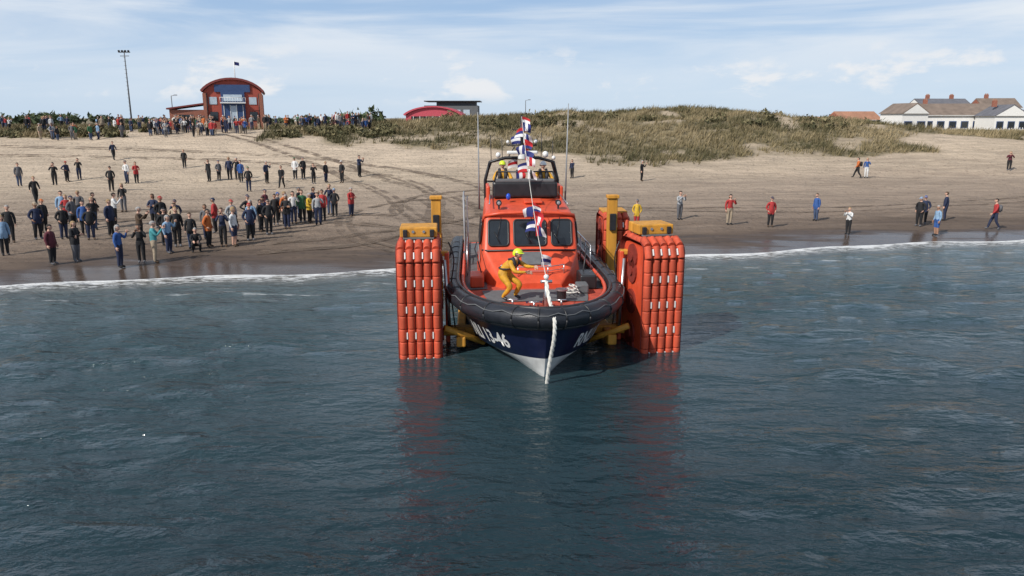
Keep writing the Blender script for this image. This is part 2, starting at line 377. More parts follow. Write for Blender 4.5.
def trk_mat():
    m=make_mat('disturbed_sand',(.175,.130,.095),.95,var=.35,scale=1.2,bump=1,bscale=8);nt=m.node_tree
    tr=nt.nodes.new('ShaderNodeBsdfTransparent');mx=nt.nodes.new('ShaderNodeMixShader');n=nt.nodes.new('ShaderNodeTexNoise');n.inputs['Scale'].default_value=.9;n.inputs['Detail'].default_value=8;n.inputs['Roughness'].default_value=.7
    tc=nt.nodes.new('ShaderNodeTexCoord');nt.links.new(tc.outputs['Object'],n.inputs['Vector']);r=nt.nodes.new('ShaderNodeMapRange');r.inputs[1].default_value=.40;r.inputs[2].default_value=.60;r.inputs[4].default_value=.8
    nt.links.new(n.outputs['Fac'],r.inputs[0]);nt.links.new(r.outputs[0],mx.inputs[0]);nt.links.new(tr.outputs[0],mx.inputs[1]);nt.links.new(nt.nodes['Principled BSDF'].outputs[0],mx.inputs[2]);nt.links.new(mx.outputs[0],nt.nodes['Material Output'].inputs['Surface']);return m
TRK=trk_mat();V=[];F=[];bases=[]
for o in (-2.7,-1.9,1.9,2.7):
    bases.append([(-.5+o,35.5),(-2+o,41),(-5+o,50),(-8+o*.9,58),(-14+o*.7,68),(-22+o*.6,78),(-32+o*.4,88)])
    bases.append([(-.2+o,36),(-4+o*.8,42.5+o*.3),(-12,46+o*.8),(-24,46+o*.8),(-40,42+o)])
    bases.append([(-1+o,37),(-2.5+o,46),(-3.5+o,56),(-7+o,66),(-16,72+o*.7),(-30,76+o*.8),(-55,78+o)])
    bases.append([(-3+o,35.5),(-7+o*.8,41+o*.3),(-9+o*.5,50+o*.6),(-5,57+o*.6),(4,60+o*.5)])
    bases.append([(-12,36+o*.5),(-7,39.5+o*.6),(-3+o*.4,46+o*.4),(-5+o*.6,54)])
bases+=[[(2,50+d),(15,49+d),(30,52+d),(60,66+d)] for d in (0,1.7)]
for bpt in bases:
    v,f=track_strip(bpt,.42);o=len(V);V+=v;F+=[tuple(i+o for i in q) for q in f]
mesh_obj('vehicle_tracks',V,F,TRK,None,True)

# ================================================================= LIFEBOAT
boat=empty('lifeboat',(.84,18.1,0),math.radians(3))
def bs(l):return 2.30*(1-(1-min(max(l,0)/4.6,1))**2.3)**.60
def bc(l):return 1.95*(1-(1-min(max(l,0)/5.2,1))**2.0)**.72
def zsheer(l):return 1.46-.012*l+.10*max(0,1-l/3)**2
def hull_point(side,l,t):
    """t 0 sheer,1 chine,2 keel"""
    p0=Vector((side*bs(l),-.35+l*1.02,zsheer(l)))
    zc=.55*max(0,1-l/7)**1.5+.04
    p1=Vector((side*bc(l),-.02+l,zc));p2=Vector((0,.42+l*.96,-.35-.35*min(l/4,1)))
    if t<=1:
        p=p0.lerp(p1,t);p.x-=side*.03*math.sin(math.pi*t)*min(1,l/2);return p
    return p1.lerp(p2,t-1)
LS=[0,.04,.1,.2,.35,.55,.8,1.1,1.5,2,2.6,3.3,4,5,6,7,8,9,10,11,12,13,13.2]
TS=[0,.2,.4,.6,.8,1,1.25,1.5,1.75,2]
V=[];F=[]
for side in (-1,1):
    o=len(V)
    for l in LS:
        for t in TS:V.append(hull_point(side,l,t))
    n=len(TS)
    for i in range(len(LS)-1):
        for k in range(n-1):
            q=(o+i*n+k,o+i*n+k+1,o+(i+1)*n+k+1,o+(i+1)*n+k);F.append(q if side<0 else q[::-1])
o2=len(LS)*len(TS)
F.append(tuple([(len(LS)-1)*len(TS)+k for k in range(len(TS))]+[o2+(len(LS)-1)*len(TS)+k for k in range(len(TS)-2,-1,-1)]))
mesh_obj('hull',V,F,HULL,boat,True)
V=[];F=[]
for l in LS:
    for u in (-1,-.6,-.2,.2,.6,1):V.append((u*bs(l)*.97,-.33+l*1.02,zsheer(l)+.10+.04*(1-u*u)))
for i in range(len(LS)-1):
    for k in range(5):F.append((i*6+k,i*6+k+1,i*6+k+7,i*6+k+6))
mesh_obj('deck',V,F,ORANGE_D,boat,True)
def deckpatch(name,l0,l1,f0,f1,mat,zo=.012):
    V=[];F=[];n=8
    for i in range(n+1):
        l=l0+(l1-l0)*i/n
        for u in (f0,(f0+f1)/2,f1):V.append((u*bs(l)*.97,-.33+l*1.02,zsheer(l)+.11+.04*(1-u*u)+zo))
    for i in range(n):
        for k in range(2):F.append((i*3+k,i*3+k+1,i*3+k+4,i*3+k+3))
    return mesh_obj(name,V,F,mat,boat,True)
deckpatch('nonslip_panel_bow',2.2,3.7,-.70,.70,GREYD)
deckpatch('side_deck_a',3.9,12.8,-.97,-.62,GREYD);deckpatch('side_deck_b',3.9,12.8,.62,.97,GREYD)
def tube_path(out,dz):
    L=[0.0,.03,.08,.15,.25,.4,.6,.85,1.1]+list(np.arange(1.4,13.3,.4))
    left=[];right=[]
    for i,l in enumerate(L):
        a=Vector((bs(l),-.35+l*1.02,0));b=Vector((bs(l+.03),-.35+(l+.03)*1.02,0));t=(b-a).normalized();n=Vector((t.y,-t.x,0))
        if i==0:n=Vector((0,-1,0))
        p=a+n*out;p.z=zsheer(l)+dz
        if i==0:mid=p;continue
        right.append(p);left.append(Vector((-p.x,p.y,p.z)))
    return left[::-1]+[mid]+right
def smooth_path(P,it=2):
    P=[Vector(p) for p in P]
    for _ in range(it):P=[P[0]]+[(P[i-1]+P[i]*2+P[i+1])/4 for i in range(1,len(P)-1)]+[P[-1]]
    return P
tp=smooth_path(tube_path(.12,.17),3)
tube('fender_tube',tp,.25,BLACK,boat,20)
tube('fender_upper_lip',smooth_path(tube_path(-.04,.38),3),.06,BLACKM,boat,8)
tube('fender_lower_strake',smooth_path(tube_path(.14,-.09),3),.045,BLACKM,boat,8)
tube('inner_bulwark',smooth_path(tube_path(-.19,.30),3),.06,ORANGE,boat,8)
bands=[]
for i in range(4,len(tp)-4,3):
    p=tp[i];t=(tp[i+1]-tp[i-1]).normalized();n=Vector((t.y,-t.x,0)).normalized()
    bands.append(([p+n*math.cos(2*math.pi*k/15)*.254+Vector((0,0,1))*math.sin(2*math.pi*k/15)*.254 for k in range(16)],.022))
multi_tube('fender_bands',bands,BLACKM,boat,5)
rp=[]
for i in range(3,len(tp)-3):
    p=tp[i];t=(tp[i+1]-tp[i-1]).normalized();n=Vector((t.y,-t.x,0)).normalized()
    rp.append(p+n*.23+Vector((0,0,.15+(.04 if i%3==0 else -.03))))
tube('grab_line',rp,.014,GREYD,boat,5)

def text_mesh(txt,size):
    c=bpy.data.curves.new('txt','FONT');c.body=txt;c.size=size;c.resolution_u=3;c.offset=size*.03
    o=bpy.data.objects.new('txt',c);COL.objects.link(o);dg=bpy.context.evaluated_depsgraph_get()
    me=bpy.data.meshes.new_from_object(o.evaluated_get(dg));bpy.data.objects.remove(o);return me
def hull_text(name,txt,side,y_start,size,tbase):
    me=text_mesh(txt,size)
    # walk along the hull surface so the letters keep their width round the curved bow
    Lt=np.linspace(.05,6,400);pts=[hull_point(side,l,.5) for l in Lt];arc=np.concatenate([[0],np.cumsum([(pts[i+1]-pts[i]).length for i in range(399)])])
    for v in me.vertices:
        u,h=v.co.x,v.co.y
        a=y_start-u if side<0 else y_start+u
        l=float(np.interp(a,arc,Lt));t=tbase-h/1.0
        p=hull_point(side,l,t);e=.02
        n=(hull_point(side,l+e,t)-p).cross(hull_point(side,l,t+e)-p).normalized()
        if n.x*side<0:n=-n
        v.co=p+n*.014
    me.materials.append(WHITE);link(bpy.data.objects.new(name,me),boat)
hull_text('hull_number_starboard','RNLI 13-46',-1,3.7,.56,.84)
hull_text('hull_number_port','RNLI 13-46',1,1.0,.56,.84)

def section(y,hb,ht,zb,zt,r=.16,n=5):
    pts=[(-hb,zb),(-hb,zb+.02)];c=(-ht+r,zt-r)
    for k in range(n+1):
        a=math.pi-(math.pi/2)*k/n;pts.append((c[0]+r*math.cos(a),c[1]+r*math.sin(a)))
    full=pts+[(0,zt+.04)]+[(-x,z) for x,z in reversed(pts)]
    return [Vector((x,y,z)) for x,z in full]
def loft(name,secs,mats,parent):
    n=len(secs[0]);V=[v for s in secs for v in s];F=[]
    for i in range(len(secs)-1):
        for k in range(n-1):F.append((i*n+k,i*n+k+1,(i+1)*n+k+1,(i+1)*n+k))
    F.append(tuple(range(n))[::-1]);F.append(tuple((len(secs)-1)*n+k for k in range(n)))
    o=mesh_obj(name,V,F,mats,parent,False)
    bm=bmesh.new();bm.from_mesh(o.data);bmesh.ops.recalc_face_normals(bm,faces=bm.faces);bm.to_mesh(o.data);bm.free()
    o.data.polygons.foreach_set('use_smooth',[True]*len(o.data.polygons))
    o.data.set_sharp_from_angle(angle=math.radians(32))
    return o
loft('wheelhouse',[section(3.75,.95,.85,1.45,1.66,.08),section(4.3,1.32,1.18,1.45,2.0,.14),section(5.0,1.60,1.46,1.45,2.42,.16),
 section(5.06,1.61,1.47,1.45,2.5,.16),section(5.50,1.64,1.44,1.45,3.45,.2),section(5.62,1.64,1.42,1.45,3.58,.2),section(6.2,1.66,1.40,1.45,3.68,.2),section(8.3,1.66,1.38,1.45,3.86,.2)],ORANGE,boat)
loft('aft_cabin',[section(8.28,1.62,1.32,1.45,3.25,.15),section(10.4,1.62,1.32,1.45,3.15,.15)],ORANGE,boat)
tube('roof_brow',[(-1.46,5.75,3.3),(-1.40,5.52,3.50),(-.9,5.44,3.58),(0,5.40,3.61),(.9,5.44,3.58),(1.40,5.52,3.50),(1.46,5.75,3.3)],.055,ORANGE,boat,8)
tube('windscreen_sill',[(-1.5,5.2,2.46),(-1.35,5.0,2.47),(0,4.98,2.49),(1.35,5.0,2.47),(1.5,5.2,2.46)],.03,BLACKM,boat,6)
fn=Vector((0,-(3.45-2.5),(5.50-5.06))).normalized()
def rr_poly(x0,x1,z0,z1,r,n=4):
    P=[]
    for cx,cz,a0 in ((x1-r,z1-r,0),(x0+r,z1-r,90),(x0+r,z0+r,180),(x1-r,z0+r,270)):
        for k in range(n+1):
            a=math.radians(a0+90*k/n);P.append((cx+r*math.cos(a),cz+r*math.sin(a)))
    return P
def front_pt(x,z,off):
    return Vector((x,5.06+(z-2.5)/.95*.44,z))+fn*off
def window(name,x0,x1,z0,z1,fun,r=.1):
    P=rr_poly(x0,x1,z0,z1,r)
    mesh_obj(name,[fun(x,z,.035) for x,z in P],[tuple(range(len(P)))],GLASS,boat)
    tube(name+'_frame',[fun(x,z,.03) for x,z in P],.032,BLACKM,boat,6,closed=True)
window('front_window_centre',-.50,.50,2.60,3.36,front_pt)
window('front_window_a',-1.30,-.68,2.60,3.36,front_pt)
window('front_window_b',.68,1.30,2.60,3.36,front_pt)
def side_fun(s):
    def f(y,z,off):return Vector((s*(1.65-.21*(z-1.45)/2.15+off),y,z))
    return f
for s,nm in ((-1,'starboard'),(1,'port')):
    window('side_window_%s_a'%nm,5.75,6.55,2.55,3.25,side_fun(s))
    window('side_window_%s_b'%nm,6.8,7.6,2.55,3.25,side_fun(s))
    P=[(5.3,2.05),(8.1,2.05),(8.1,2.2),(5.3,2.2)]
    mesh_obj('stripe_'+nm,[side_fun(s)(y,z,.012) for y,z in P],[(0,1,2,3)],WHITE,boat)
multi_tube('wipers',[([front_pt(x,3.42,.06),front_pt(x-.12,2.85,.08)],.014) for x in (-.9,.05,.95)]+[([front_pt(x-.22,3.0,.085),front_pt(x-.04,2.65,.085)],.012) for x in (-.9,.05,.95)],BLACKM,boat)
def rail(name,pts,h,mat=STEEL,r=.022):
    paths=[([Vector(p)+Vector((0,0,h)) for p in pts],r),([Vector(p)+Vector((0,0,h*.55)) for p in pts],r*.7)]
    for p in pts:paths.append(([Vector(p),Vector(p)+Vector((0,0,h))],r))
    return multi_tube(name,paths,mat,boat,6)
for s,nm in ((-1,'starboard'),(1,'port')):
    rail('side_rail_'+nm,[(s*1.98,y,1.55) for y in np.arange(5.6,12.8,1.1)],.95)
    multi_tube('roof_handrail_'+nm,[([(s*1.25,5.9,3.82),(s*1.22,6.8,3.88),(s*1.2,8.1,3.98)],.02)],STEEL,boat)
    multi_tube('cabin_grab_'+nm,[([(s*1.55,4.2,1.95),(s*1.74,4.9,2.55),(s*1.68,5.5,2.65)],.02)],BLACKM,boat)
rail('coachroof_rail',[(-.95,4.15,1.9),(-.45,4.0,1.86),(.45,4.0,1.86),(.95,4.15,1.9)],.28,STEEL,.016)
box('fore_hatch',(0,4.62,2.28),(.62,.55,.08),GREYD,boat,.03,rot=(.62,0,0))
box('deck_locker_port',(1.62,4.0,1.75),(.5,.9,.42),BLACKM,boat,.05)
box('deck_box_port',(1.35,3.1,1.70),(.34,.5,.26),GREYD,boat,.04)
box('deck_locker_starboard',(-1.68,4.3,1.72),(.42,.9,.36),ORANGE,boat,.05)
tube('coiled_rope',[(1.0+.22*math.cos(a)*(1-.01*i),2.5+.22*math.sin(a),1.66+.004*i) for i,a in enumerate(np.linspace(0,18,70))],.02,ROPE,boat,5)
cyl('winch_drum',(.62,1.9,1.6),(.62,1.9,1.90),.13,BLACKM,boat);cyl('winch_cap',(.62,1.9,1.90),(.62,1.9,1.94),.17,STEEL,boat)
for x in (-.75,.55,-.2):
    multi_tube('deck_cleat',[([(x-.14,1.0+abs(x)*.6,1.76),(x+.14,1.0+abs(x)*.6,1.76)],.026),([(x,1.0+abs(x)*.6,1.58),(x,1.0+abs(x)*.6,1.76)],.03)],STEEL,boat)
tm=text_mesh('RNLI',.34)
for v in tm.vertices:v.co=Vector((v.co.x-.42,1.22+v.co.y,1.715))
tm.materials.append(make_mat('navy_lettering',(.01,.012,.04),.5));link(bpy.data.objects.new('deck_lettering',tm),boat)
tube('bow_post',[(.08,.75,1.5),(.08,.74,2.45)],.05,STEEL,boat,10)
tube('bow_post_head',[(-.07,.74,2.40),(.23,.74,2.40)],.045,STEEL,boat,8)
ball('bow_post_light',(.08,.74,2.52),.07,WHITE,boat)
tube('bow_brace',[(.08,.78,2.25),(.08,1.5,1.62)],.03,STEEL,boat,8)
rope=[(.08,.66,2.42),(.10,.45,2.16),(.13,.1,1.96),(.15,-.30,1.92),(.15,-.66,1.78),(.15,-.75,1.5),(.13,-.66,1.15),(.10,-.52,.85),(.06,-.42,.5),(.03,-.30,.12),(.02,-.22,-.1)]
for k in range(3):
    Q=[]
    for i,p in enumerate(catm(rope,8)):
        a=i*.55+k*2.094;Q.append(p+Vector((math.cos(a)*.026,math.sin(a)*.02,math.sin(a)*.02)))
    tube('bow_line_strand_%d'%k,Q,.027,ROPE,boat,6)
box('flybridge_console',(0,7.75,4.12),(2.2,.55,.55),BLACKM,boat,.08)
box('flybridge_console_top',(0,7.72,4.42),(2.0,.42,.1),GREYD,boat,.03)
P=[(-1.05,7.52,4.38),(1.05,7.52,4.38),(.95,7.66,4.72),(-.95,7.66,4.72)]
multi_tube('windscreen_frame',[([P[0],P[3]],.03),([P[3],P[2]],.03),([P[2],P[1]],.03)],BLACKM,boat)
for x in (-1.25,1.25):box('flybridge_wing',(x,8.3,3.98),(.12,1.4,.5),ORANGE,boat,.04)
multi_tube('radar_arch',[([(-1.3,9.5,3.2),(-1.32,9.45,4.3),(-1.15,9.35,4.95),(-.6,9.3,5.1),(.6,9.3,5.1),(1.15,9.35,4.95),(1.32,9.45,4.3),(1.3,9.5,3.2)],.06),
 ([(-1.3,9.9,3.2),(-1.32,9.75,4.3),(-1.1,9.5,4.95)],.04),([(1.3,9.9,3.2),(1.32,9.75,4.3),(1.1,9.5,4.95)],.04),([(-1.3,9.45,4.25),(1.3,9.45,4.25)],.035)],BLACKM,boat,8)
tube('mast',[(0,9.35,5.05),(0,9.5,6.6)],[.07,.04],BLACKM,boat,10)
multi_tube('mast_yards',[([(-.55,9.4,5.55),(.55,9.4,5.55)],.025),([(-.35,9.45,6.1),(.35,9.45,6.1)],.02),([(-.5,9.35,5.1),(0,9.45,5.9)],.02),([(.5,9.35,5.1),(0,9.45,5.9)],.02)],BLACKM,boat)
box('radar_scanner',(0,9.05,5.3),(1.1,.14,.12),WHITE,boat,.04);cyl('radar_base',(0,9.1,5.08),(0,9.1,5.24),.15,WHITE,boat)
for n,(x,y,z,r) in enumerate(((-.85,9.3,5.20,.09),(.85,9.3,5.22,.11),(.5,9.4,5.68,.07),(-.5,9.4,5.66,.06),(1.15,9.3,5.10,.07))):
    ball('antenna_dome_%d'%n,(x,y,z),r,WHITE,boat,(1,1,1.1))
tube('whip_antenna_a',[(-1.55,9.0,3.3),(-1.57,9.0,6.7)],[.035,.015],GREY,boat,6)
tube('whip_antenna_b',[(1.55,9.0,3.3),(1.62,9.0,7.0)],[.035,.015],GREY,boat,6)
multi_tube('aerial_set',[([(x,9.35,5.0),(x*1.02,9.35,z)],.014) for x,z in ((-1.1,5.9),(-.7,5.8),(.7,6.0),(1.1,5.7))],BLACKM,boat,5)
for x in (-.95,.95):
    cyl('searchlight',(x,6.0,3.86),(x,5.78,3.86),.09,BLACKM,boat);ball('searchlight_glass',(x,5.80,3.86),.07,GREY,boat,(1,.5,1))
    cyl('searchlight_leg',(x,5.9,3.66),(x,5.9,3.85),.03,BLACKM,boat)
BLUEL=make_mat('blue_beacon',(.02,.08,.5),.15);ball('blue_beacon',(-.6,6.9,3.95),.08,BLUEL,boat,(1,1,1.4))
box('roof_hatch',(.2,6.7,3.83),(.6,.6,.07),ORANGE,boat,.03,rot=(.08,0,0))
lad=[([(-2.05,7.6,1.6),(-2.1,7.6,3.9)],.03),([(-2.05,9.3,1.6),(-2.1,9.3,3.9)],.03),([(-2.1,7.6,3.9),(-2.1,9.3,3.9)],.03)]
for i in range(8):lad.append(([(-2.07,7.6,1.8+i*.28),(-2.07,9.3,1.8+i*.28)],.018))
for i in range(5):lad.append(([(-2.07,7.9+i*.3,1.6),(-2.09,7.9+i*.3,3.9)],.012))
multi_tube('rescue_frame',lad,GREY,boat,5)
box('rescue_panel',(-1.98,8.45,2.9),(.04,1.6,1.7),GREY,boat,.01)
cols={'r':make_mat('flag_red',(.50,.02,.025),.8),'w':make_mat('flag_white',(.70,.70,.70),.8),'b':make_mat('flag_blue',(.02,.03,.16),.8),'y':make_mat('flag_yellow',(.6,.42,.03),.8),'k':make_mat('flag_black',(.02,.02,.02),.8)}
CK=list('rwbyk');bunt=empty('bunting',parent=boat)
def line_pt(t):
    p=Vector((0,9.45,6.55)).lerp(Vector((.08,.8,2.5)),t);p.z-=.45*math.sin(math.pi*t);return p
tube('bunting_line',[line_pt(i/30) for i in range(31)],.01,ROPE,bunt,4)
pats=['rwr','bwb','rbw','wbw','rrb','bwb','bbr','wrw','bwr','wkw','rwb','bbw','rrk']
def flag(name,top,w,h,pat,yaw,seed):
    V=[];F=[];mi=[];nx,nz=6,6
    for i in range(nx+1):
        for k in range(nz+1):
            u=i/nx*w;d=.09*math.sin(u*9+seed+k*.5)*(i/nx)
            V.append((top[0]+math.cos(yaw)*u-math.sin(yaw)*d,top[1]+math.sin(yaw)*u+math.cos(yaw)*d,top[2]-k/nz*h*(1-.2*i/nx)-.35*u*u/w))
    for i in range(nx):
        for k in range(nz):
            F.append((i*(nz+1)+k,(i+1)*(nz+1)+k,(i+1)*(nz+1)+k+1,i*(nz+1)+k+1));c=pat[min(2,(i*3)//nx)] if seed%2 else pat[min(2,(k*3)//nz)]
            mi.append(CK.index(c))
    mesh_obj(name,V,F,[cols[c] for c in CK],bunt,True,mi)
ts=[0.0,.035,.07,.105,.14,.175,.21,.245,.28,.32,.52,.55,.58,.61,.64,.67,.86]
for i,t in enumerate(ts):
    flag('flag_%d'%i,line_pt(t),.30,.32,pats[i%len(pats)],random.uniform(-.9,.5)+(math.pi if i%3==2 else 0),i)
for i in range(5):flag('mast_flag_%d'%i,(.0-.05*i,9.35,6.35-i*.42),.34,.34,pats[(i+4)%13],random.uniform(-.5,.9)+(math.pi if i%2 else 0),i+3)

# ================================================================= LAUNCH CARRIAGE
car=empty('launch_carriage',(.84,18.1,0),math.radians(3))
def pad_proto():
    # half-round rubber roller pad: D cross-section (x, n) extruded along the belt with domed ends
    n=8;V=[];F=[];rings=((-.180,.84),(-.168,.97),(-.14,1.0),(.14,1.0),(.168,.97),(.180,.84))
    for t,s in rings:
        for k in range(n+1):
            a=math.pi*k/n;V.append((math.cos(a)*.108*s,t,math.sin(a)*.115*s))
    m=n+1
    for i in range(len(rings)-1):
        for k in range(n):F.append([i*m+k,i*m+k+1,(i+1)*m+k+1,(i+1)*m+k])
    F.append(list(range(m)));F.append([(len(rings)-1)*m+k for k in range(m)][::-1])
    return np.array(V),F
PV,PF=pad_proto()
def loop_path(Wd,z0,z1,r,n):
    pts=[]
    def arc(cy,cz,a0):
        for k in range(9):
            a=math.radians(a0+90*k/8);pts.append((cy+r*math.cos(a),cz+r*math.sin(a)))
    arc(Wd/2-r,z1-r,0);arc(-Wd/2+r,z1-r,90);arc(-Wd/2+r,z0+r,180);arc(Wd/2-r,z0+r,270)
    pts.append(pts[0]);P=np.array(pts);d=np.hypot(*np.diff(P,axis=0).T);c=np.concatenate([[0],np.cumsum(d)])
    s=np.linspace(0,c[-1],n+1)[:-1];return np.stack([np.interp(s,c,P[:,0]),np.interp(s,c,P[:,1])],1),P
def track_unit(nm,x,y,yaw,Wd=1.9,z0=-.75,z1=3.12,ncol=5,housing=True):
    width=ncol*.235+.05;hc_=(ncol-1)/2
    u=empty(nm,(x,y,0),yaw,car)
    Pn,P=loop_path(Wd,z0,z1,.32,int(2*(Wd+z1-z0)*.95/.364))
    n=len(Pn);V=[];F=[];off=0;MV=[];MF=[]
    for i in range(n):
        a=Pn[(i-1)%n];b=Pn[(i+1)%n];t=(b-a)/np.linalg.norm(b-a);nn=np.array([t[1],-t[0]]);c=Pn[i]
        for j in range(ncol):
            q=np.empty_like(PV);jit=RNG.uniform(-.008,.006);q[:,0]=PV[:,0]+(j-hc_)*.235+RNG.uniform(-.004,.004)
            q[:,1]=c[0]+PV[:,1]*t[0]+(PV[:,2]+.004+jit)*nn[0];q[:,2]=c[1]+PV[:,1]*t[1]+(PV[:,2]+.004+jit)*nn[1]
            V.append(q);F+=[[k+off for k in f] for f in PF];off+=len(PV)
        if i%2==0:
            for j in range(ncol-1):
                xx=(j+.5-hc_)*.235;o=len(MV)
                for sx_ in (-.016,.016):
                    for st in (-.09,.09):
                        for sn in (.03,.095):MV.append((xx+sx_,c[0]+st*t[0]+sn*nn[0],c[1]+st*t[1]+sn*nn[1]))
                MF+=[[o+k for k in f] for f in ((0,1,3,2),(4,6,7,5),(0,4,5,1),(2,3,7,6),(0,2,6,4),(1,5,7,3))]
    mesh_obj('belt_pads',np.concatenate(V),F,PAD,u,True).data.set_sharp_from_angle(angle=math.radians(60))
    mesh_obj('belt_clips',MV,MF,WHITE,u)
    V=[];F=[];m=len(P)-1
    for k in range(m):
        for xx in (-width/2,width/2):V.append((xx,P[k][0],P[k][1]))
    for k in range(m):
        l=(k+1)%m;F.append((k*2,k*2+1,l*2+1,l*2))
    mesh_obj('belt',V,F,PADD,u,True)
    for s in (-1,1):
        V=[];cz=(z0+z1)/2
        for k in range(m):V.append((s*(width/2-.06),P[k][0]*.8,cz+(P[k][1]-cz)*.93))
        V2=[(v[0]-s*.08,v[1],v[2]) for v in V]
        F=[tuple(range(m)),tuple(range(m,2*m))]+[(k,(k+1)%m,m+(k+1)%m,m+k) for k in range(m)]
        mesh_obj('side_plate',V+V2,F,ORANGE,u)
        for zz in (z0+.65,.35,1.3,2.2,z1-.5):
            cyl('road_wheel',(s*(width/2-.07),0,zz),(s*(width/2-.01),0,zz),.36,PADD,u,18);cyl('wheel_hub',(s*(width/2-.01),0,zz),(s*(width/2+.03),0,zz),.14,PADD,u,12)
    if housing:
        box('top_housing',(0,.15,z1+.30),(width*.84,.9,.28),YELLOW,u,.03)
        for s in (-1,1):
            box('housing_lug',(s*width*.30,-.32,z1+.28),(.12,.10,.20),BLACKM,u,.02);cyl('housing_bolt',(s*width*.12,-.30,z1+.32),(s*width*.12,-.33,z1+.32),.04,STEEL,u,10)
        box('housing_step',(0,-.32,z1+.14),(width*.7,.12,.05),GREYD,u,.01)
    else:box('top_plate',(0,0,z1+.15),(width*.9,1.2,.08),YELLOW,u,.02)
track_unit('front_track_starboard',-3.30,2.9,math.radians(2));track_unit('front_track_port',3.36,3.1,math.radians(8))
track_unit('rear_track_starboard',-3.45,9.6,math.radians(2),ncol=4,z1=2.45,housing=False);track_unit('rear_track_port',3.42,9.6,math.radians(-2),ncol=4,z1=3.0,housing=False)
for s,nm in ((-1,'starboard'),(1,'port')):
    box('front_lift_column_'+nm,(s*2.56,3.55,1.35),(.13,.30,2.7),ORANGE,car,.03)
    box('front_column_arm_'+nm,(s*2.72,3.55,2.66),(.4,.26,.14),YELLOW,car,.03)
    box('rear_lift_column_'+nm,(s*3.12+.05,8.4,1.85),(.34,.30,3.75),YELLOW,car,.03)
    box('rear_column_cap_'+nm,(s*3.12+.05,8.38,3.79),(.42,.38,.12),YELLOW,car,.02)
    box('rear_column_bracket_'+nm,(s*3.12+.05,8.20,2.9),(.22,.10,.6),BLACKM,car,.02)
    for i,y in enumerate((3.0,9.7)):box('cross_arm_%s_%d'%(nm,i),(s*2.1,y+.45,.36),(1.2,.34,.26),YELLOW,car,.04)
    box('main_beam_'+nm,(s*2.16,7.6,.30),(.26,10.4,.30),YELLOW,car,.04)
    multi_tube('diagonal_brace_'+nm,[([(s*2.6,2.3,.75),(s*1.5,2.9,.15)],.09)],YELLOW,car,8)
    multi_tube('hydraulic_ram_'+nm,[([(s*2.5,3.2,.5),(s*2.62,3.35,2.5)],.05)],STEEL,car,8)
    multi_tube('hydraulic_hose_'+nm,[(catm([(s*2.5,3.5,3.0),(s*2.35,3.4,2.5),(s*2.45,3.5,1.6),(s*2.35,3.4,.5)]),.02)],BLACKM,car,6)

# ================================================================= PEOPLE
SKINC=make_mat('skin_light',(.55,.33,.24),.6);SKIN2=make_mat('skin_tan',(.36,.20,.13),.6)
PM={}
CL={'black':(.014,.014,.016),'navy':(.018,.026,.062),'grey':(.11,.11,.12),'lgrey':(.32,.33,.34),'white':(.62,.62,.61),'blue':(.03,.09,.28),'lblue':(.22,.34,.48),'red':(.36,.03,.03),'maroon':(.10,.02,.03),'orange':(.50,.13,.03),'yellow':(.57,.36,.03),'green':(.04,.13,.06),'teal':(.05,.25,.27),'brown':(.08,.05,.03),'beige':(.35,.28,.2),'denim':(.05,.075,.14),'pink':(.5,.15,.2)}
for k,v in CL.items():PM[k]=make_mat('cloth_'+k,v,.85,var=.22,scale=8,bump=.5,bscale=12)
HAIR=[make_mat('hair_'+n,c,.8) for n,c in (('dark',(.02,.014,.01)),('brown',(.07,.04,.02)),('grey',(.3,.29,.28)),('blond',(.3,.2,.1)))]
EYE=make_mat('eye_dark',(.02,.015,.012),.3);LIP=make_mat('lips',(.35,.10,.08),.5)
BASE={'pel':((0,0,.95),.135),'wai':((0,0,1.10),.125),'che':((0,.0,1.27),.135),'nk0':((0,.005,1.41),.085),'nec':((0,-.005,1.50),.052),'hed':((0,-.012,1.60),.048),
'shL':((-.165,.005,1.385),.066),'elL':((-.215,.02,1.12),.050),'wrL':((-.225,-.05,.88),.033),'shR':((.165,.005,1.385),.066),'elR':((.215,.02,1.12),.050),'wrR':((.225,-.05,.88),.033),
'hiL':((-.085,0,.87),.104),'knL':((-.085,-.015,.49),.075),'anL':((-.085,.02,.10),.053),'toL':((-.10,-.13,.045),.042),
'hiR':((.085,0,.87),.104),'knR':((.085,-.015,.49),.075),'anR':((.085,.02,.10),.053),'toR':((.10,-.13,.045),.042)}
BON=[('pel','wai','top'),('wai','che','top'),('che','nk0','top'),('nk0','nec','skin'),('nec','hed','skin'),
('nk0','shL','top'),('shL','elL','top'),('elL','wrL','top'),('nk0','shR','top'),('shR','elR','top'),('elR','wrR','top'),
('pel','hiL','leg'),('hiL','knL','leg'),('knL','anL','leg'),('anL','toL','shoe'),('pel','hiR','leg'),('hiR','knR','leg'),('knR','anR','leg'),('anR','toR','shoe')]
LAB={'skin':0,'hair':1,'top':2,'leg':3,'shoe':4,'eye':5,'lip':6,'extra':7}
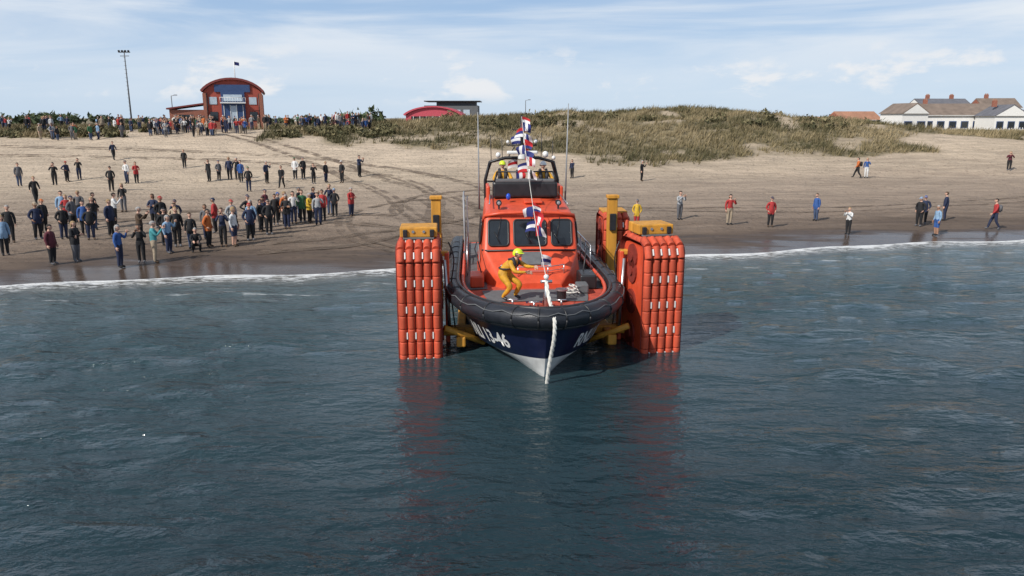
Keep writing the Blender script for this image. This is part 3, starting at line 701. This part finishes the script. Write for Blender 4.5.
def build_person(name,over,headyaw=0,headpitch=0,helmet=False,coat=False,shorts=False,bag=False,phone=False,curl=.5,sub=1,longhair=False,cap=False):
    J={k:(Vector(v[0]),v[1]) for k,v in BASE.items()}
    for k,v in over.items():J[k]=(Vector(v),J[k][1])
    if coat:
        for k in ('wai','pel'):J[k]=(J[k][0],.155)
        J['che']=(J['che'][0],.15)
        for k in ('hiL','hiR'):J[k]=(J[k][0],.118)
        for k in ('elL','elR'):J[k]=(J[k][0],.058)
    keys=list(J);idx={k:i for i,k in enumerate(keys)}
    me=bpy.data.meshes.new('sk');me.from_pydata([J[k][0] for k in keys],[(idx[a],idx[b]) for a,b,_ in BON],[]);me.update()
    ob=bpy.data.objects.new('sk',me);COL.objects.link(ob);ob.modifiers.new('s','SKIN').use_smooth_shade=True
    sv=me.skin_vertices[0].data
    for i,k in enumerate(keys):sv[i].radius=(J[k][1],J[k][1]);sv[i].use_root=(k=='pel')
    m=ob.modifiers.new('u','SUBSURF');m.levels=sub;m.render_levels=sub
    dg=bpy.context.evaluated_depsgraph_get();em=bpy.data.meshes.new_from_object(ob.evaluated_get(dg))
    V=[v.co.copy() for v in em.vertices];F=[tuple(p.vertices) for p in em.polygons];MI=[]
    segs=[(J[a][0],J[b][0],J[a][1],J[b][1],l) for a,b,l in BON]
    for p in em.polygons:
        c=p.center;best=9;lab='top'
        for a,b,ra,rb,l in segs:
            d=b-a;t=max(0,min(1,(c-a).dot(d)/max(d.length_squared,1e-6)));r=ra+(rb-ra)*t;dd=(c-(a+d*t)).length/r
            if dd<best:best=dd;lab=l;bt=t;bk=(a,b)
        if coat and lab=='leg' and bt<.25 and bk[0]!=J['knL'][0] and bk[0]!=J['knR'][0]:lab='top'
        if lab=='leg' and bk[0]==J['pel'][0]:lab='top' if coat else 'leg'
        if shorts and lab=='leg' and (bk[0]==J['knL'][0] or bk[0]==J['knR'][0]):lab='skin'
        MI.append(LAB[lab])
    bpy.data.objects.remove(ob);bpy.data.meshes.remove(me)
    def add(v,f,lab):
        o=len(V);V.extend([Vector(q) for q in v]);F.extend([tuple(i+o for i in q) for q in f]);MI.extend([LAB[lab]]*len(f) if isinstance(lab,str) else lab)
    R=Matrix.Rotation(headyaw,3,'Z')@Matrix.Rotation(headpitch,3,'X')
    hc=J['hed'][0]+R@Vector((0,-.012,.055))
    bm=bmesh.new();bmesh.ops.create_icosphere(bm,subdivisions=3,radius=1)
    hv=[];hf=[];hl=[]
    for v in bm.verts:
        x,y,z=v.co;w=.078*(1-.28*max(0,-z)**1.3);d=.098*(1-.12*max(0,-z));yy=y*d-.012*max(0,-z)
        if y<-.75 and abs(x)<.25 and -.45<z<.12:yy-=.02*(1-abs(x)*4)*(1-abs(z+.25))
        if y<-.6 and abs(z-.12)<.16 and .2<abs(x)<.6:yy+=.008
        hv.append(hc+R@Vector((x*w,yy,z*.118)))
    for f in bm.faces:
        c=f.calc_center_median();hf.append(tuple(v.index for v in f.verts))
        h=(c.z>.42 or (c.y>-.05 and c.z>-.35) or (c.y>.3 and c.z>-.7))
        hl.append(LAB['hair'] if h else LAB['skin'])
    bm.free();add(hv,hf,hl)
    bm=bmesh.new();bmesh.ops.create_icosphere(bm,subdivisions=3,radius=1);hv=[];k={};hf=[]
    ex=(1.32,1.28,1.25) if helmet else (1.08,1.10,1.08)
    for v in bm.verts:
        x,y,z=v.co
        keep=(z>.30 or (y>0 and z>(-.25 if not longhair else -.9))) if not helmet else (z>.10 or (y>.1 and z>-.35))
        if keep:
            k[v.index]=len(hv);zz=z*.118*ex[2]
            if longhair and z<-.2:zz-=.06
            hv.append(hc+R@Vector((x*.078*ex[0],y*.098*ex[1]+.004,zz)))
    for f in bm.faces:
        if all(v.index in k for v in f.verts):hf.append(tuple(k[v.index] for v in f.verts))
    bm.free();add(hv,hf,'extra' if (helmet or cap) else 'hair')
    if helmet or cap:
        brim=[];n=9
        for i in range(n):
            a=math.pi*(1.12+.76*i/(n-1))
            for q,dz in ((1.0,.035),(1.5,.012)):
                brim.append(hc+R@Vector((math.cos(a)*.085*(1.15 if helmet else 1)*(q*.2+.8),math.sin(a)*.10*q,dz+.005)))
        add(brim,[(2*i,2*i+1,2*i+3,2*i+2) for i in range(n-1)],'extra')
    for s in (-1,1):
        v,f=tube_data([hc+R@Vector((s*.076,.0,-.03)),hc+R@Vector((s*.088,.008,.005)),hc+R@Vector((s*.08,.01,.028))],[.010,.016,.008],6);add(v,f,'skin')
        v,f=tube_data([hc+R@Vector((s*.030,-.080,.012)),hc+R@Vector((s*.030,-.0905,.012))],[.012,.008],6);add(v,f,'eye')
    v,f=tube_data([hc+R@Vector((-.024,-.088,-.062)),hc+R@Vector((0,-.096,-.064)),hc+R@Vector((.024,-.088,-.062))],[.004,.007,.004],5);add(v,f,'lip')
    for s,w,e in ((-1,'wrL','elL'),(1,'wrR','elR')):
        W_=J[w][0];d=(W_-J[e][0]).normalized()
        side=d.cross(Vector((0,1,0)))
        if side.length<.2:side=d.cross(Vector((0,0,1)))
        side.normalize();fwd=side.cross(d).normalized()
        if fwd.y>0:fwd=-fwd
        acr=fwd if abs(d.z)>.5 else side
        pin=-side*s if abs(d.z)>.5 else Vector((0,0,-1))
        v=[]
        for t,wd,th in ((-.01,.026,.022),(.03,.038,.017),(.085,.043,.015),(.095,.036,.012)):
            for ax,az in ((-1,-.5),(-.6,-1),(.6,-1),(1,-.5),(1,.5),(.6,1),(-.6,1),(-1,.5)):v.append(W_+d*t+acr*ax*wd+pin*az*th)
        f=[(i*8+k,i*8+(k+1)%8,(i+1)*8+(k+1)%8,(i+1)*8+k) for i in range(3) for k in range(8)]+[tuple(range(7,-1,-1)),tuple(range(24,32))]
        add(v,f,'skin')
        for j,L in enumerate((.068,.078,.072,.056)):
            b=W_+d*.085+acr*(.031-.021*j);c1=b+d*L*.45+pin*L*.15*curl;c2=c1+(d*(1-curl*.5)+pin*curl).normalized()*L*.32;c3=c2+(d*(1-curl)+pin*(curl*1.2+.05)).normalized()*L*.28
            v,f=tube_data([b,c1,c2,c3],[.0095,.009,.008,.006],6);add(v,f,'skin')
        b=W_+d*.025+acr*.03;v,f=tube_data([b,b+acr*.028+d*.022+pin*.01,b+acr*.034+d*.055+pin*.02],[.012,.010,.007],6);add(v,f,'skin')
    CUBE=[(0,1,3,2),(4,6,7,5),(0,4,5,1),(2,3,7,6),(0,2,6,4),(1,5,7,3)]
    if phone:
        c=(J['wrL'][0]+J['wrR'][0])/2+Vector((0,-.03,.09))
        add([c+Vector((a*.075,b*.005,cz*.04)) for a in (-1,1) for b in (-1,1) for cz in (-1,1)],CUBE,'eye')
    if bag:
        c=J['che'][0]+Vector((0,.19,-.05));bmx=bmesh.new();bmesh.ops.create_cube(bmx,size=1);bmesh.ops.scale(bmx,vec=(.28,.16,.40),verts=bmx.verts);bmesh.ops.bevel(bmx,geom=bmx.edges[:],offset=.05,segments=2,affect='EDGES')
        add([c+q.co for q in bmx.verts],[tuple(q.index for q in ff.verts) for ff in bmx.faces],'extra');bmx.free()
    m=bpy.data.meshes.new(name);m.from_pydata(V,[],F)
    for i in range(8):m.materials.append(SKINC)
    m.polygons.foreach_set('material_index',MI);m.polygons.foreach_set('use_smooth',[True]*len(F));m.update()
    return m
WALK={'knL':(-.09,-.16,.50),'anL':(-.09,-.26,.12),'toL':(-.1,-.40,.09),'knR':(.09,.04,.50),'anR':(.09,.24,.16),'toR':(.10,.14,.05),'elL':(-.22,.14,1.14),'wrL':(-.21,.12,.90),'elR':(.22,-.08,1.13),'wrR':(.20,-.24,.95)}
PHONE={'elL':(-.24,-.14,1.18),'wrL':(-.08,-.33,1.46),'elR':(.24,-.14,1.18),'wrR':(.08,-.33,1.46)}
HIP={'elL':(-.36,.06,1.16),'wrL':(-.17,-.06,1.03),'toR':(.16,-.12,.045)}
FOLD={'elL':(-.23,-.08,1.14),'wrL':(.06,-.20,1.18),'elR':(.23,-.08,1.12),'wrR':(-.06,-.17,1.14)}
POCK={'elL':(-.25,.06,1.13),'wrL':(-.19,-.07,.96),'elR':(.25,.06,1.13),'wrR':(.19,-.07,.96),'anL':(-.11,.02,.10),'toL':(-.14,-.12,.045),'knL':(-.10,-.02,.49)}
CAM1={'elR':(.24,-.14,1.2),'wrR':(.08,-.32,1.46)}
CROU={'pel':(0,.10,.42),'wai':(0,.06,.57),'che':(0,-.02,.74),'nk0':(0,-.07,.87),'nec':(0,-.10,.95),'hed':(0,-.12,1.04),'shL':(-.165,-.06,.85),'elL':(-.22,-.22,.66),'wrL':(-.12,-.40,.60),'shR':(.165,-.06,.85),'elR':(.22,-.22,.66),'wrR':(.12,-.40,.60),
 'hiL':(-.10,.08,.38),'knL':(-.17,-.28,.46),'anL':(-.15,-.04,.10),'toL':(-.17,-.18,.045),'hiR':(.10,.08,.38),'knR':(.17,-.28,.46),'anR':(.15,-.04,.10),'toR':(.17,-.18,.045)}
POINT={'elR':(.38,-.12,1.30),'wrR':(.56,-.24,1.42)}
PMESH=[build_person('figure_stand',{},coat=True,headyaw=.2),build_person('figure_phone',PHONE,phone=True),build_person('figure_hip',HIP,cap=True,headyaw=-.2),build_person('figure_walk',WALK,bag=True),
 build_person('figure_fold',FOLD,coat=True,longhair=True),build_person('figure_pocket',POCK,coat=True,cap=True),build_person('figure_one_hand',CAM1,longhair=True),build_person('figure_shorts',{},shorts=True,headyaw=.4),build_person('figure_crouch',CROU,coat=True),build_person('figure_point',POINT)]
dark=['black','navy','black','navy','grey','denim','denim','brown','beige']
mixed=['black','navy','black','navy','grey','black','denim','red','blue','white','maroon','black','lgrey','grey','beige','navy','brown','black','grey','red','lblue','white','orange','green']
def put(name,mi,x,y,top,leg,h=1.72,yaw=None,parent=None):
    if name=='person' and mi==0:mi=random.choice([0,0,0,4,5,6,1])
    o=bpy.data.objects.new(name,PMESH[mi]);link(o,parent)
    o.location=(x,y,float(tz(x,y))-.01)
    if yaw is None:yaw=math.atan2(.8-x,(y-22))+random.gauss(0,.6)
    o.rotation_euler=(0,0,yaw);s=h/1.74;o.scale=(s*random.uniform(1.02,1.25),s*random.uniform(1.0,1.2),s)
    ms=[SKINC if random.random()<.8 else SKIN2,random.choice(HAIR),PM[top],PM[leg],PM[random.choice(['black','brown','grey','black'])],EYE,LIP,PM[random.choice(mixed)]]
    for i,m in enumerate(ms):
        o.material_slots[i].link='OBJECT';o.material_slots[i].material=m
    return o
A=[(-23.5,34.3,0,'lblue','black'),(-25.1,37.2,0,'black','black'),(-24.2,38.0,5,'navy','black'),(-32.2,50.8,3,'black','black'),(-39.6,60.7,0,'grey','denim'),(-37.6,62.1,0,'black','black'),(-37.5,63.7,2,'navy','black'),(-36.9,64.5,0,'black','navy'),
(-20.1,32.3,0,'maroon','black'),(-19.4,32.9,4,'black','grey'),(-25.4,42.7,0,'red','black'),(-25.3,43.8,3,'grey','black'),(-21.5,38.0,5,'black','navy'),(-21.0,39.0,0,'navy','black'),(-30.7,57.8,0,'black','black'),(-32.1,63.0,2,'white','navy'),(-31.3,63.0,0,'red','black'),
(-17.0,32.0,6,'blue','navy'),(-16.5,32.9,0,'black','black'),(-15.9,32.9,1,'teal','beige'),(-16.2,35.0,6,'lblue','navy'),(-19.1,40.7,5,'black','black'),(-18.3,40.7,0,'navy','black'),(-30.3,70.2,0,'black','black'),
(-15.5,35.9,0,'black','denim'),(-15.0,35.2,8,'black','black'),(-14.9,36.5,0,'orange','black'),(-14.3,36.8,1,'navy','black'),(-13.8,36.9,7,'white','navy'),(-14.2,38.0,0,'black','black'),(-13.5,38.4,5,'navy','black'),(-13.9,39.8,0,'lblue','black'),
(-25.8,64.4,0,'black','black'),(-25.1,64.8,5,'grey','black'),(-24.4,65.4,0,'navy','black'),(-23.7,65.3,1,'black','black'),(-22.9,63.9,0,'blue','black'),(-20.3,58.2,5,'black','navy'),
(-14.0,42.1,0,'navy','black'),(-13.6,43.0,0,'black','black'),(-13.8,44.2,5,'grey','black'),(-13.0,42.8,0,'orange','black'),(-12.7,43.5,6,'white','navy'),(-12.3,43.9,0,'green','black'),(-11.9,44.0,0,'yellow','black'),(-12.0,45.4,0,'navy','black'),(-11.3,44.7,0,'red','black'),(-10.9,46.1,5,'black','black'),(-10.0,46.6,0,'red','navy'),
(-20.7,63.8,0,'navy','black'),(-18.3,60,3,'black','black'),(-18.9,66,0,'white','black'),(-18.2,66,5,'black','black'),(-16.0,65,0,'black','navy'),(-16.8,64,0,'black','black'),(-14.5,64.5,5,'black','black'),(-13.6,67.5,1,'navy','black'),
(-24.6,47.5,0,'black','grey'),(-20,41.8,0,'navy','black'),(-25.3,40.3,5,'black','black'),(-26,43.3,0,'lblue','beige'),(-23,41,0,'black','denim'),(-16.4,36.4,0,'black','black'),(-15.8,38.5,6,'grey','navy'),(-13.8,41,5,'black','black'),(-18.5,37,0,'brown','black'),(-38.5,73.5,3,'navy','black'),(-11.4,47,0,'navy','denim'),
(-22.3,42.0,1,'white','black'),(-23.8,42.6,0,'black','black'),(-15.0,40.0,0,'lgrey','navy'),(-14.6,41.4,2,'black','black'),(-12.9,45.4,0,'black','denim'),(-14.8,45.0,0,'maroon','black'),(-23.0,38.2,0,'black','navy'),(-17.2,36.9,5,'black','black'),(-11.2,43.2,0,'lgrey','navy'),
(-16.0,40.2,5,'red','black'),(-13.1,40.2,0,'black','black'),(-12.6,41.8,0,'black','navy'),(-22.6,39.4,0,'blue','black'),(-24.0,40.8,5,'grey','black'),(-17.6,39.0,0,'beige','denim'),
(5.4,68,0,'navy','black'),(11.4,66.5,0,'black','black'),(7.1,42.5,5,'yellow','red'),(10.3,46,0,'lgrey','grey'),(12.8,44,0,'red','beige'),(15,43.3,5,'red','black'),(18.7,46,0,'blue','denim'),(18.6,41.2,1,'white','black'),(31.5,69,3,'orange','black'),(32.3,69,0,'blue','white'),(24,44,0,'black','black'),(24.8,45,5,'navy','black'),(23.6,41.4,7,'lblue','blue'),(26.8,46.3,0,'navy','navy'),(27.8,43,3,'red','navy'),(48.5,74,0,'maroon','black')]
for (x,y,mi,t,l) in A:
    h=random.uniform(1.72,1.95) if x<0 else random.uniform(1.66,1.84)
    if (x,y)==(18.6,41.2):h=1.5
    put('person',mi,x,y,t,l,h)
crowd=empty('distant_crowd')
def fill(n,x0,x1,y0,y1,cl=1):
    for i in range(n):
        if i%cl==0:cx=random.uniform(x0,x1);cy=random.uniform(y0,y1)
        put('spectator',random.choice([0,0,0,5,2,4,6,3,1]),cx+random.gauss(0,1.0),cy+random.gauss(0,.5),random.choice(mixed),random.choice(dark),random.uniform(1.55,1.84),parent=crowd)
fill(60,-75,-44,88.5,96,4);fill(12,-72,-46,94,104,3)
fill(80,-42,-31,87,94,3);fill(12,-53,-43,83,88,3);fill(38,-31,-17,93,99,4);fill(10,-31,-13,96,104,3);fill(10,-47,-40,88,93,2)

STOOP={'pel':(0,.16,.74),'wai':(0,.08,.87),'che':(0,-.03,1.0),'nk0':(0,-.12,1.10),'nec':(0,-.17,1.17),'hed':(0,-.21,1.26),'shL':(-.17,-.11,1.07),'elL':(-.24,-.28,.86),'wrL':(-.12,-.50,.86),'shR':(.17,-.11,1.07),'elR':(.24,-.34,.92),'wrR':(.13,-.57,.96),
 'hiL':(-.10,.14,.68),'knL':(-.15,-.12,.40),'anL':(-.15,.10,.10),'toL':(-.16,-.05,.045),'hiR':(.10,.14,.68),'knR':(.15,-.20,.43),'anR':(.15,-.06,.10),'toR':(.16,-.21,.045)}
CREW=make_mat('crew_yellow',(.56,.28,.015),.65,var=.25,scale=10,bump=.8,bscale=12);HELM=make_mat('hi_vis_helmet',(.60,.75,.03),.35);WHELM=make_mat('white_helmet',(.75,.75,.73),.35);VEST=make_mat('crew_lifejacket',(.03,.03,.035),.7)
def crew(name,over,loc,yaw,helm,hy=0):
    m=build_person(name,over,helmet=True,coat=True,curl=.9,sub=2,headyaw=hy)
    for i,mm in enumerate((SKINC,HAIR[1],CREW,CREW,BLACK,EYE,LIP,helm)):m.materials[i]=mm
    o=bpy.data.objects.new(name,m);link(o,boat);o.location=loc;o.rotation_euler=(0,0,yaw);o.scale=(1.2,1.2,1.0)
    c=[Vector(over.get(k,BASE[k][0])) for k in ('nk0','che','wai')]
    paths=[([c[0]+Vector((s*.09,.09,.05)),c[0]+Vector((s*.09,-.02,.09)),c[1]+Vector((s*.09,-.155,.04)),c[2]+Vector((s*.08,-.165,.03))],[.035,.045,.055,.045]) for s in (-1,1)]
    paths.append(([c[2]+Vector((math.cos(a)*.175,math.sin(a)*.165,.02)) for a in np.linspace(0,2*math.pi,13)],.022))
    multi_tube('lifejacket',paths,VEST,o,8)
crew('bow_crew_member',STOOP,(-.80,2.1,1.60),math.radians(58),HELM,hy=.1)
WH={'elL':(-.26,-.16,1.16),'wrL':(-.20,-.42,1.14),'elR':(.26,-.16,1.16),'wrR':(.20,-.42,1.14)}
crew('helm_crew_member',WH,(-.72,8.75,3.24),0,HELM);crew('deck_crew_member',WH,(.72,8.8,3.22),.1,WHELM)

# ================================================================= BUILDINGS
REDB=make_mat('red_cladding',(.36,.07,.045),.7,var=.15,scale=.8);DRED=make_mat('dark_red_roof',(.19,.04,.035),.6,var=.15,scale=.6)
BLUE=make_mat('blue_door',(.035,.07,.17),.5);PBL=make_mat('pale_window',(.45,.53,.60),.3);SLATE=make_mat('slate_roof',(.13,.13,.145),.7,var=.2,scale=.8);RENDER=make_mat('white_render',(.74,.73,.70),.8,var=.06)
TILE=make_mat('brown_tiles',(.19,.145,.115),.8,var=.25,scale=.7);TERR=make_mat('terracotta_tiles',(.36,.18,.11),.8,var=.2,scale=.7)
def brick_mat():
    m=make_mat('red_brick',(.30,.10,.06),.85);nt=m.node_tree;b=nt.nodes['Principled BSDF'];t=nt.nodes.new('ShaderNodeTexBrick');tc=nt.nodes.new('ShaderNodeTexCoord')
    mp=nt.nodes.new('ShaderNodeMapping');mp.inputs['Rotation'].default_value=(math.radians(90),0,0);nt.links.new(tc.outputs['Object'],mp.inputs[0]);nt.links.new(mp.outputs[0],t.inputs['Vector']);t.inputs['Scale'].default_value=4
    t.inputs['Color1'].default_value=(.33,.10,.055,1);t.inputs['Color2'].default_value=(.24,.075,.045,1);t.inputs['Mortar'].default_value=(.35,.3,.25,1);t.inputs['Mortar Size'].default_value=.012
    nt.links.new(t.outputs['Color'],b.inputs['Base Color']);return m
BRICK=brick_mat()
def barrel(parent,cx,y0,y1,hw,zeave,rise,zb,mroof,mwall,over=.35,A0=60):
    n=14;V=[];sn=math.sin(math.radians(A0));cs=math.cos(math.radians(A0))
    prof=[(hw*math.sin(math.radians(-A0+2*A0*i/n))/sn,zeave+rise*(math.cos(math.radians(-A0+2*A0*i/n))-cs)/(1-cs)) for i in range(n+1)]
    for y in (y0,y1):V+= [(cx-hw,y,zb)]+[(cx+x,y,z) for x,z in prof]+[(cx+hw,y,zb)]
    m=n+3;F=[tuple(range(m)),tuple(range(m,2*m))[::-1]]+[(k,k+1,m+k+1,m+k) for k in range(m-1)]
    mesh_obj('walls',V,F,mwall,parent)
    V=[]
    for y in (y0-over,y1+over):
        for o in (.02,.26):V+=[(cx+x*(1.04+.05*(o>.1)),y,z+o) for x,z in prof]
    k=n+1;F=[]
    for i in range(n):
        F+=[(k+i,k+i+1,3*k+i+1,3*k+i),(i,i+1,2*k+i+1,2*k+i),(i,i+1,k+i+1,k+i),(2*k+i,2*k+i+1,3*k+i+1,3*k+i)]
    F+=[(0,k,3*k,2*k),(n,k+n,3*k+n,2*k+n)]
    mesh_obj('curved_roof',V,F,mroof,parent)
st=empty('lifeboat_station',(-35.0,97,5.1),math.radians(17))
barrel(st,0,0,12,3.45,4.5,1.55,-1,DRED,REDB)
box('centre_bay',(0,-.12,2.1),(2.8,.3,5.0),BLUE,st,.02)
box('gable_panel',(0,-.06,5.0),(4.2,.2,.9),BLUE,st,.02)
box('upper_window',(0,-.32,3.85),(2.2,.08,.8),PBL,st,.01);box('balcony',(0,-.55,3.25),(3.0,.7,.14),WHITE,st)
multi_tube('balcony_rail',[([(-1.5,-.85,3.9),(1.5,-.85,3.9)],.03)]+[([(x,-.85,3.3),(x,-.85,3.9)],.02) for x in np.arange(-1.5,1.6,.3)],WHITE,st,5)
for x in (-.75,0,.75):box('boathouse_door_leaf',(x,-.31,1.45),(.68,.06,2.9),PBL if x==0 else BLUE,st,.01)
for x in (-1.13,-.375,.375,1.13):box('door_post',(x,-.36,1.5),(.07,.08,3.0),WHITE,st)
for s in (-1,1):
    box('brick_pier',(s*3.32,-.12,1.7),(.4,.3,5.4),BRICK,st);box('wall_window',(s*2.35,-.03,3.5),(.9,.08,.9),PBL,st,.01);box('wall_window_low',(s*2.35,-.03,1.6),(.9,.08,1.1),GLASS,st,.01)
    box('brick_plinth',(s*2.27,-.1,.1),(1.7,.16,1.6),BRICK,st)
    tube('downpipe',[(s*3.05,-.2,4.4),(s*3.05,-.2,0)],.05,BLACKM,st,6)
box('crew_wing',(-5.5,3.5,.9),(4.0,7,3.0),BRICK,st)
V=[(-7.8,-.3,2.42),(-3.5,-.3,3.05),(-3.5,7.3,3.05),(-7.8,7.3,2.42),(-7.8,-.3,2.60),(-3.5,-.3,3.23),(-3.5,7.3,3.23),(-7.8,7.3,2.60)]
mesh_obj('wing_roof',V,[(0,1,2,3),(4,5,6,7),(0,1,5,4),(1,2,6,5),(2,3,7,6),(3,0,4,7)],DRED,st)
box('wing_window',(-5.6,-.02,1.4),(1.6,.08,.8),GLASS,st)
tube('flagpole',[(.4,1,5.8),(.4,1,8.4)],.05,WHITE,st,8)
mesh_obj('station_flag',[(.4,1,8.3),(1.0,1.1,8.2),(1.0,1.15,7.8),(.4,1,7.9)],[(0,1,2,3)],cols['b'],st)
fm=empty('floodlight_mast',(-49.0,99,5))
tube('pole',[(0,0,0),(0,0,9.8)],[.11,.06],GREYD,fm,10)
box('lamp_frame',(0,0,9.6),(1.5,.10,.10),GREYD,fm);box('lamp_frame_lower',(0,0,9.15),(1.1,.08,.08),GREYD,fm)
for x in (-.6,-.2,.2,.6):
    box('floodlight',(x,-.12,9.74),(.22,.16,.20),BLACKM,fm,.02,rot=(.4,0,0))
multi_tube('climbing_rungs',[([(-.18,-.1,1+.5*i),(.18,-.1,1+.5*i)],.015) for i in range(17)],GREYD,fm,4)
for x,y,h in ((-43.6,99,4.2),(2.2,125,3.6)):
    p=empty('lamp_post',(x,y,float(tz(x,y))));tube('pole',[(0,0,0),(0,0,h)],[.07,.05],GREYD,p,8);tube('arm',[(0,0,h),(.5,-.1,h+.1)],.04,GREY,p,6);box('lantern',(.6,-.1,h+.1),(.4,.16,.1),GREYD,p,.02)
pv=empty('beach_pavilion',(-14.6,142,6.0))
PK=make_mat('pink_cladding',(.50,.07,.10),.6)
barrel(pv,0,0,10,5.0,.9,1.5,-1,PK,PK,.4)
box('glazing',(0,-.05,.4),(8,.1,.8),GLASS,pv)
for i in range(7):box('mullion',(-3.6+i*1.2,-.12,.4),(.1,.08,.8),WHITE,pv)
bl=empty('seafront_building',(-14.5,162,5.6));box('walls',(2,0,1.6),(11,8,3.6),GREYD,bl);box('upper_storey',(3.0,0,3.7),(8,7,.9),GREYD,bl);box('flat_roof',(2.3,-.2,4.25),(11.5,9,.18),BLACKM,bl)
for i in range(5):box('window',(-2.4+i*1.9,-4.05,2.0),(1.3,.1,1.1),PBL,bl)
def house(name,x,y,z,w,d,h,rise,mw,mr,yaw=0,chim=1,nwin=4,gable_front=False,wincol=BLUE,storeys=1):
    e=empty(name,(x,y,z),yaw);box('walls',(0,0,h/2-.5),(w,d,h+1),mw,e)
    o=.35;V=[(-w/2-o,-d/2-o,h-.1),(w/2+o,-d/2-o,h-.1),(w/2+o,d/2+o,h-.1),(-w/2-o,d/2+o,h-.1)]
    if gable_front:V+=[(0,-d/2-o,h+rise),(0,d/2+o,h+rise)];F=[(0,4,5,3),(1,2,5,4),(0,1,4),(2,3,5),(0,3,2,1)]
    else:V+=[(-w/2-o,0,h+rise),(w/2+o,0,h+rise)];F=[(0,1,5,4),(2,3,4,5),(0,4,3),(1,2,5),(0,3,2,1)]
    mesh_obj('roof',V,F,mr,e)
    if gable_front:mesh_obj('gable_wall',[(-w/2,-d/2-o-.01,h-.1),(w/2,-d/2-o-.01,h-.1),(0,-d/2-o-.01,h+rise-.25)],[(0,1,2)],mw,e)
    else:
        for s in (-1,1):mesh_obj('gable_wall',[(s*(w/2+o+.01),-d/2,h-.1),(s*(w/2+o+.01),d/2,h-.1),(s*(w/2+o+.01),0,h+rise-.25)],[(0,1,2)],mw,e)
        box('gutter',(0,-d/2-o-.06,h-.06),(w+.6,.1,.1),WHITE,e)
    for i in range(nwin):
        for q in range(storeys):
            xx=-w/2+w*(i+.5)/nwin;zz=1.5+2.5*q
            box('window_frame',(xx,-d/2-.03,zz),(w/nwin*.62,.1,1.5),WHITE if mw is not RENDER else wincol,e);box('window_pane',(xx,-d/2-.07,zz),(w/nwin*.50,.08,1.2),GLASS,e)
    for i in range(chim):
        xx=w*(-.25+.5*i);box('chimney',(xx,.2,h+rise+.2),(.8,.6,1.3),BRICK,e)
        for q in (-.2,.2):cyl('chimney_pot',(xx+q,.2,h+rise+.8),(xx+q,.2,h+rise+1.1),.13,TERR,e,8)
house('gabled_house',84.5,166,3.6,5.8,8,3.9,2.1,RENDER,TILE,.1,0,2,True)
house('white_bungalow',95.5,170,3.6,17,9,3.5,2.5,RENDER,TILE,-.12,1,7)
house('chalet_house',101.8,160,3.6,6.5,8,3.4,2.2,RENDER,SLATE,-.1,1,3,True)
house('corner_house',108.5,158,3.8,6.5,8,2.6,1.9,RENDER,SLATE,.1,1,3)
house('seaside_bungalow',79,178,3.5,9,8,2.6,1.9,BRICK,TERR,.1,0,4)
house('brick_bungalow',72,182,3.4,6,7,2.0,1.4,BRICK,TERR,0,0,3)
house('terrace_house',104,188,3.8,12,8,5.2,2.1,RENDER,SLATE,.05,2,6)
house('end_terrace_house',115,184,3.8,8,8,5.0,2.3,BRICK,TILE,-.1,1,3)
fp=[]
for i in range(60):
    x=84+i*.55;y=153+.02*x;fp.append(([(x,y,float(tz(x,y))),(x,y,float(tz(x,y))+1.0)],.06))
fp.append(([(84,154.7,float(tz(84,154.7))+.8),(117,155.3,float(tz(117,155.3))+.8)],.05))
multi_tube('garden_fence',fp,WHITE,None,4)

# ================================================================= CAMERA
cam=bpy.data.cameras.new('camera');co=bpy.data.objects.new('camera',cam);link(co)
cam.lens=26.37;cam.sensor_width=36;cam.clip_end=8000;cam.clip_start=.1
co.location=(0,0,6.5);co.rotation_euler=(math.radians(90)-math.atan(170/750),0,0)
S.camera=co
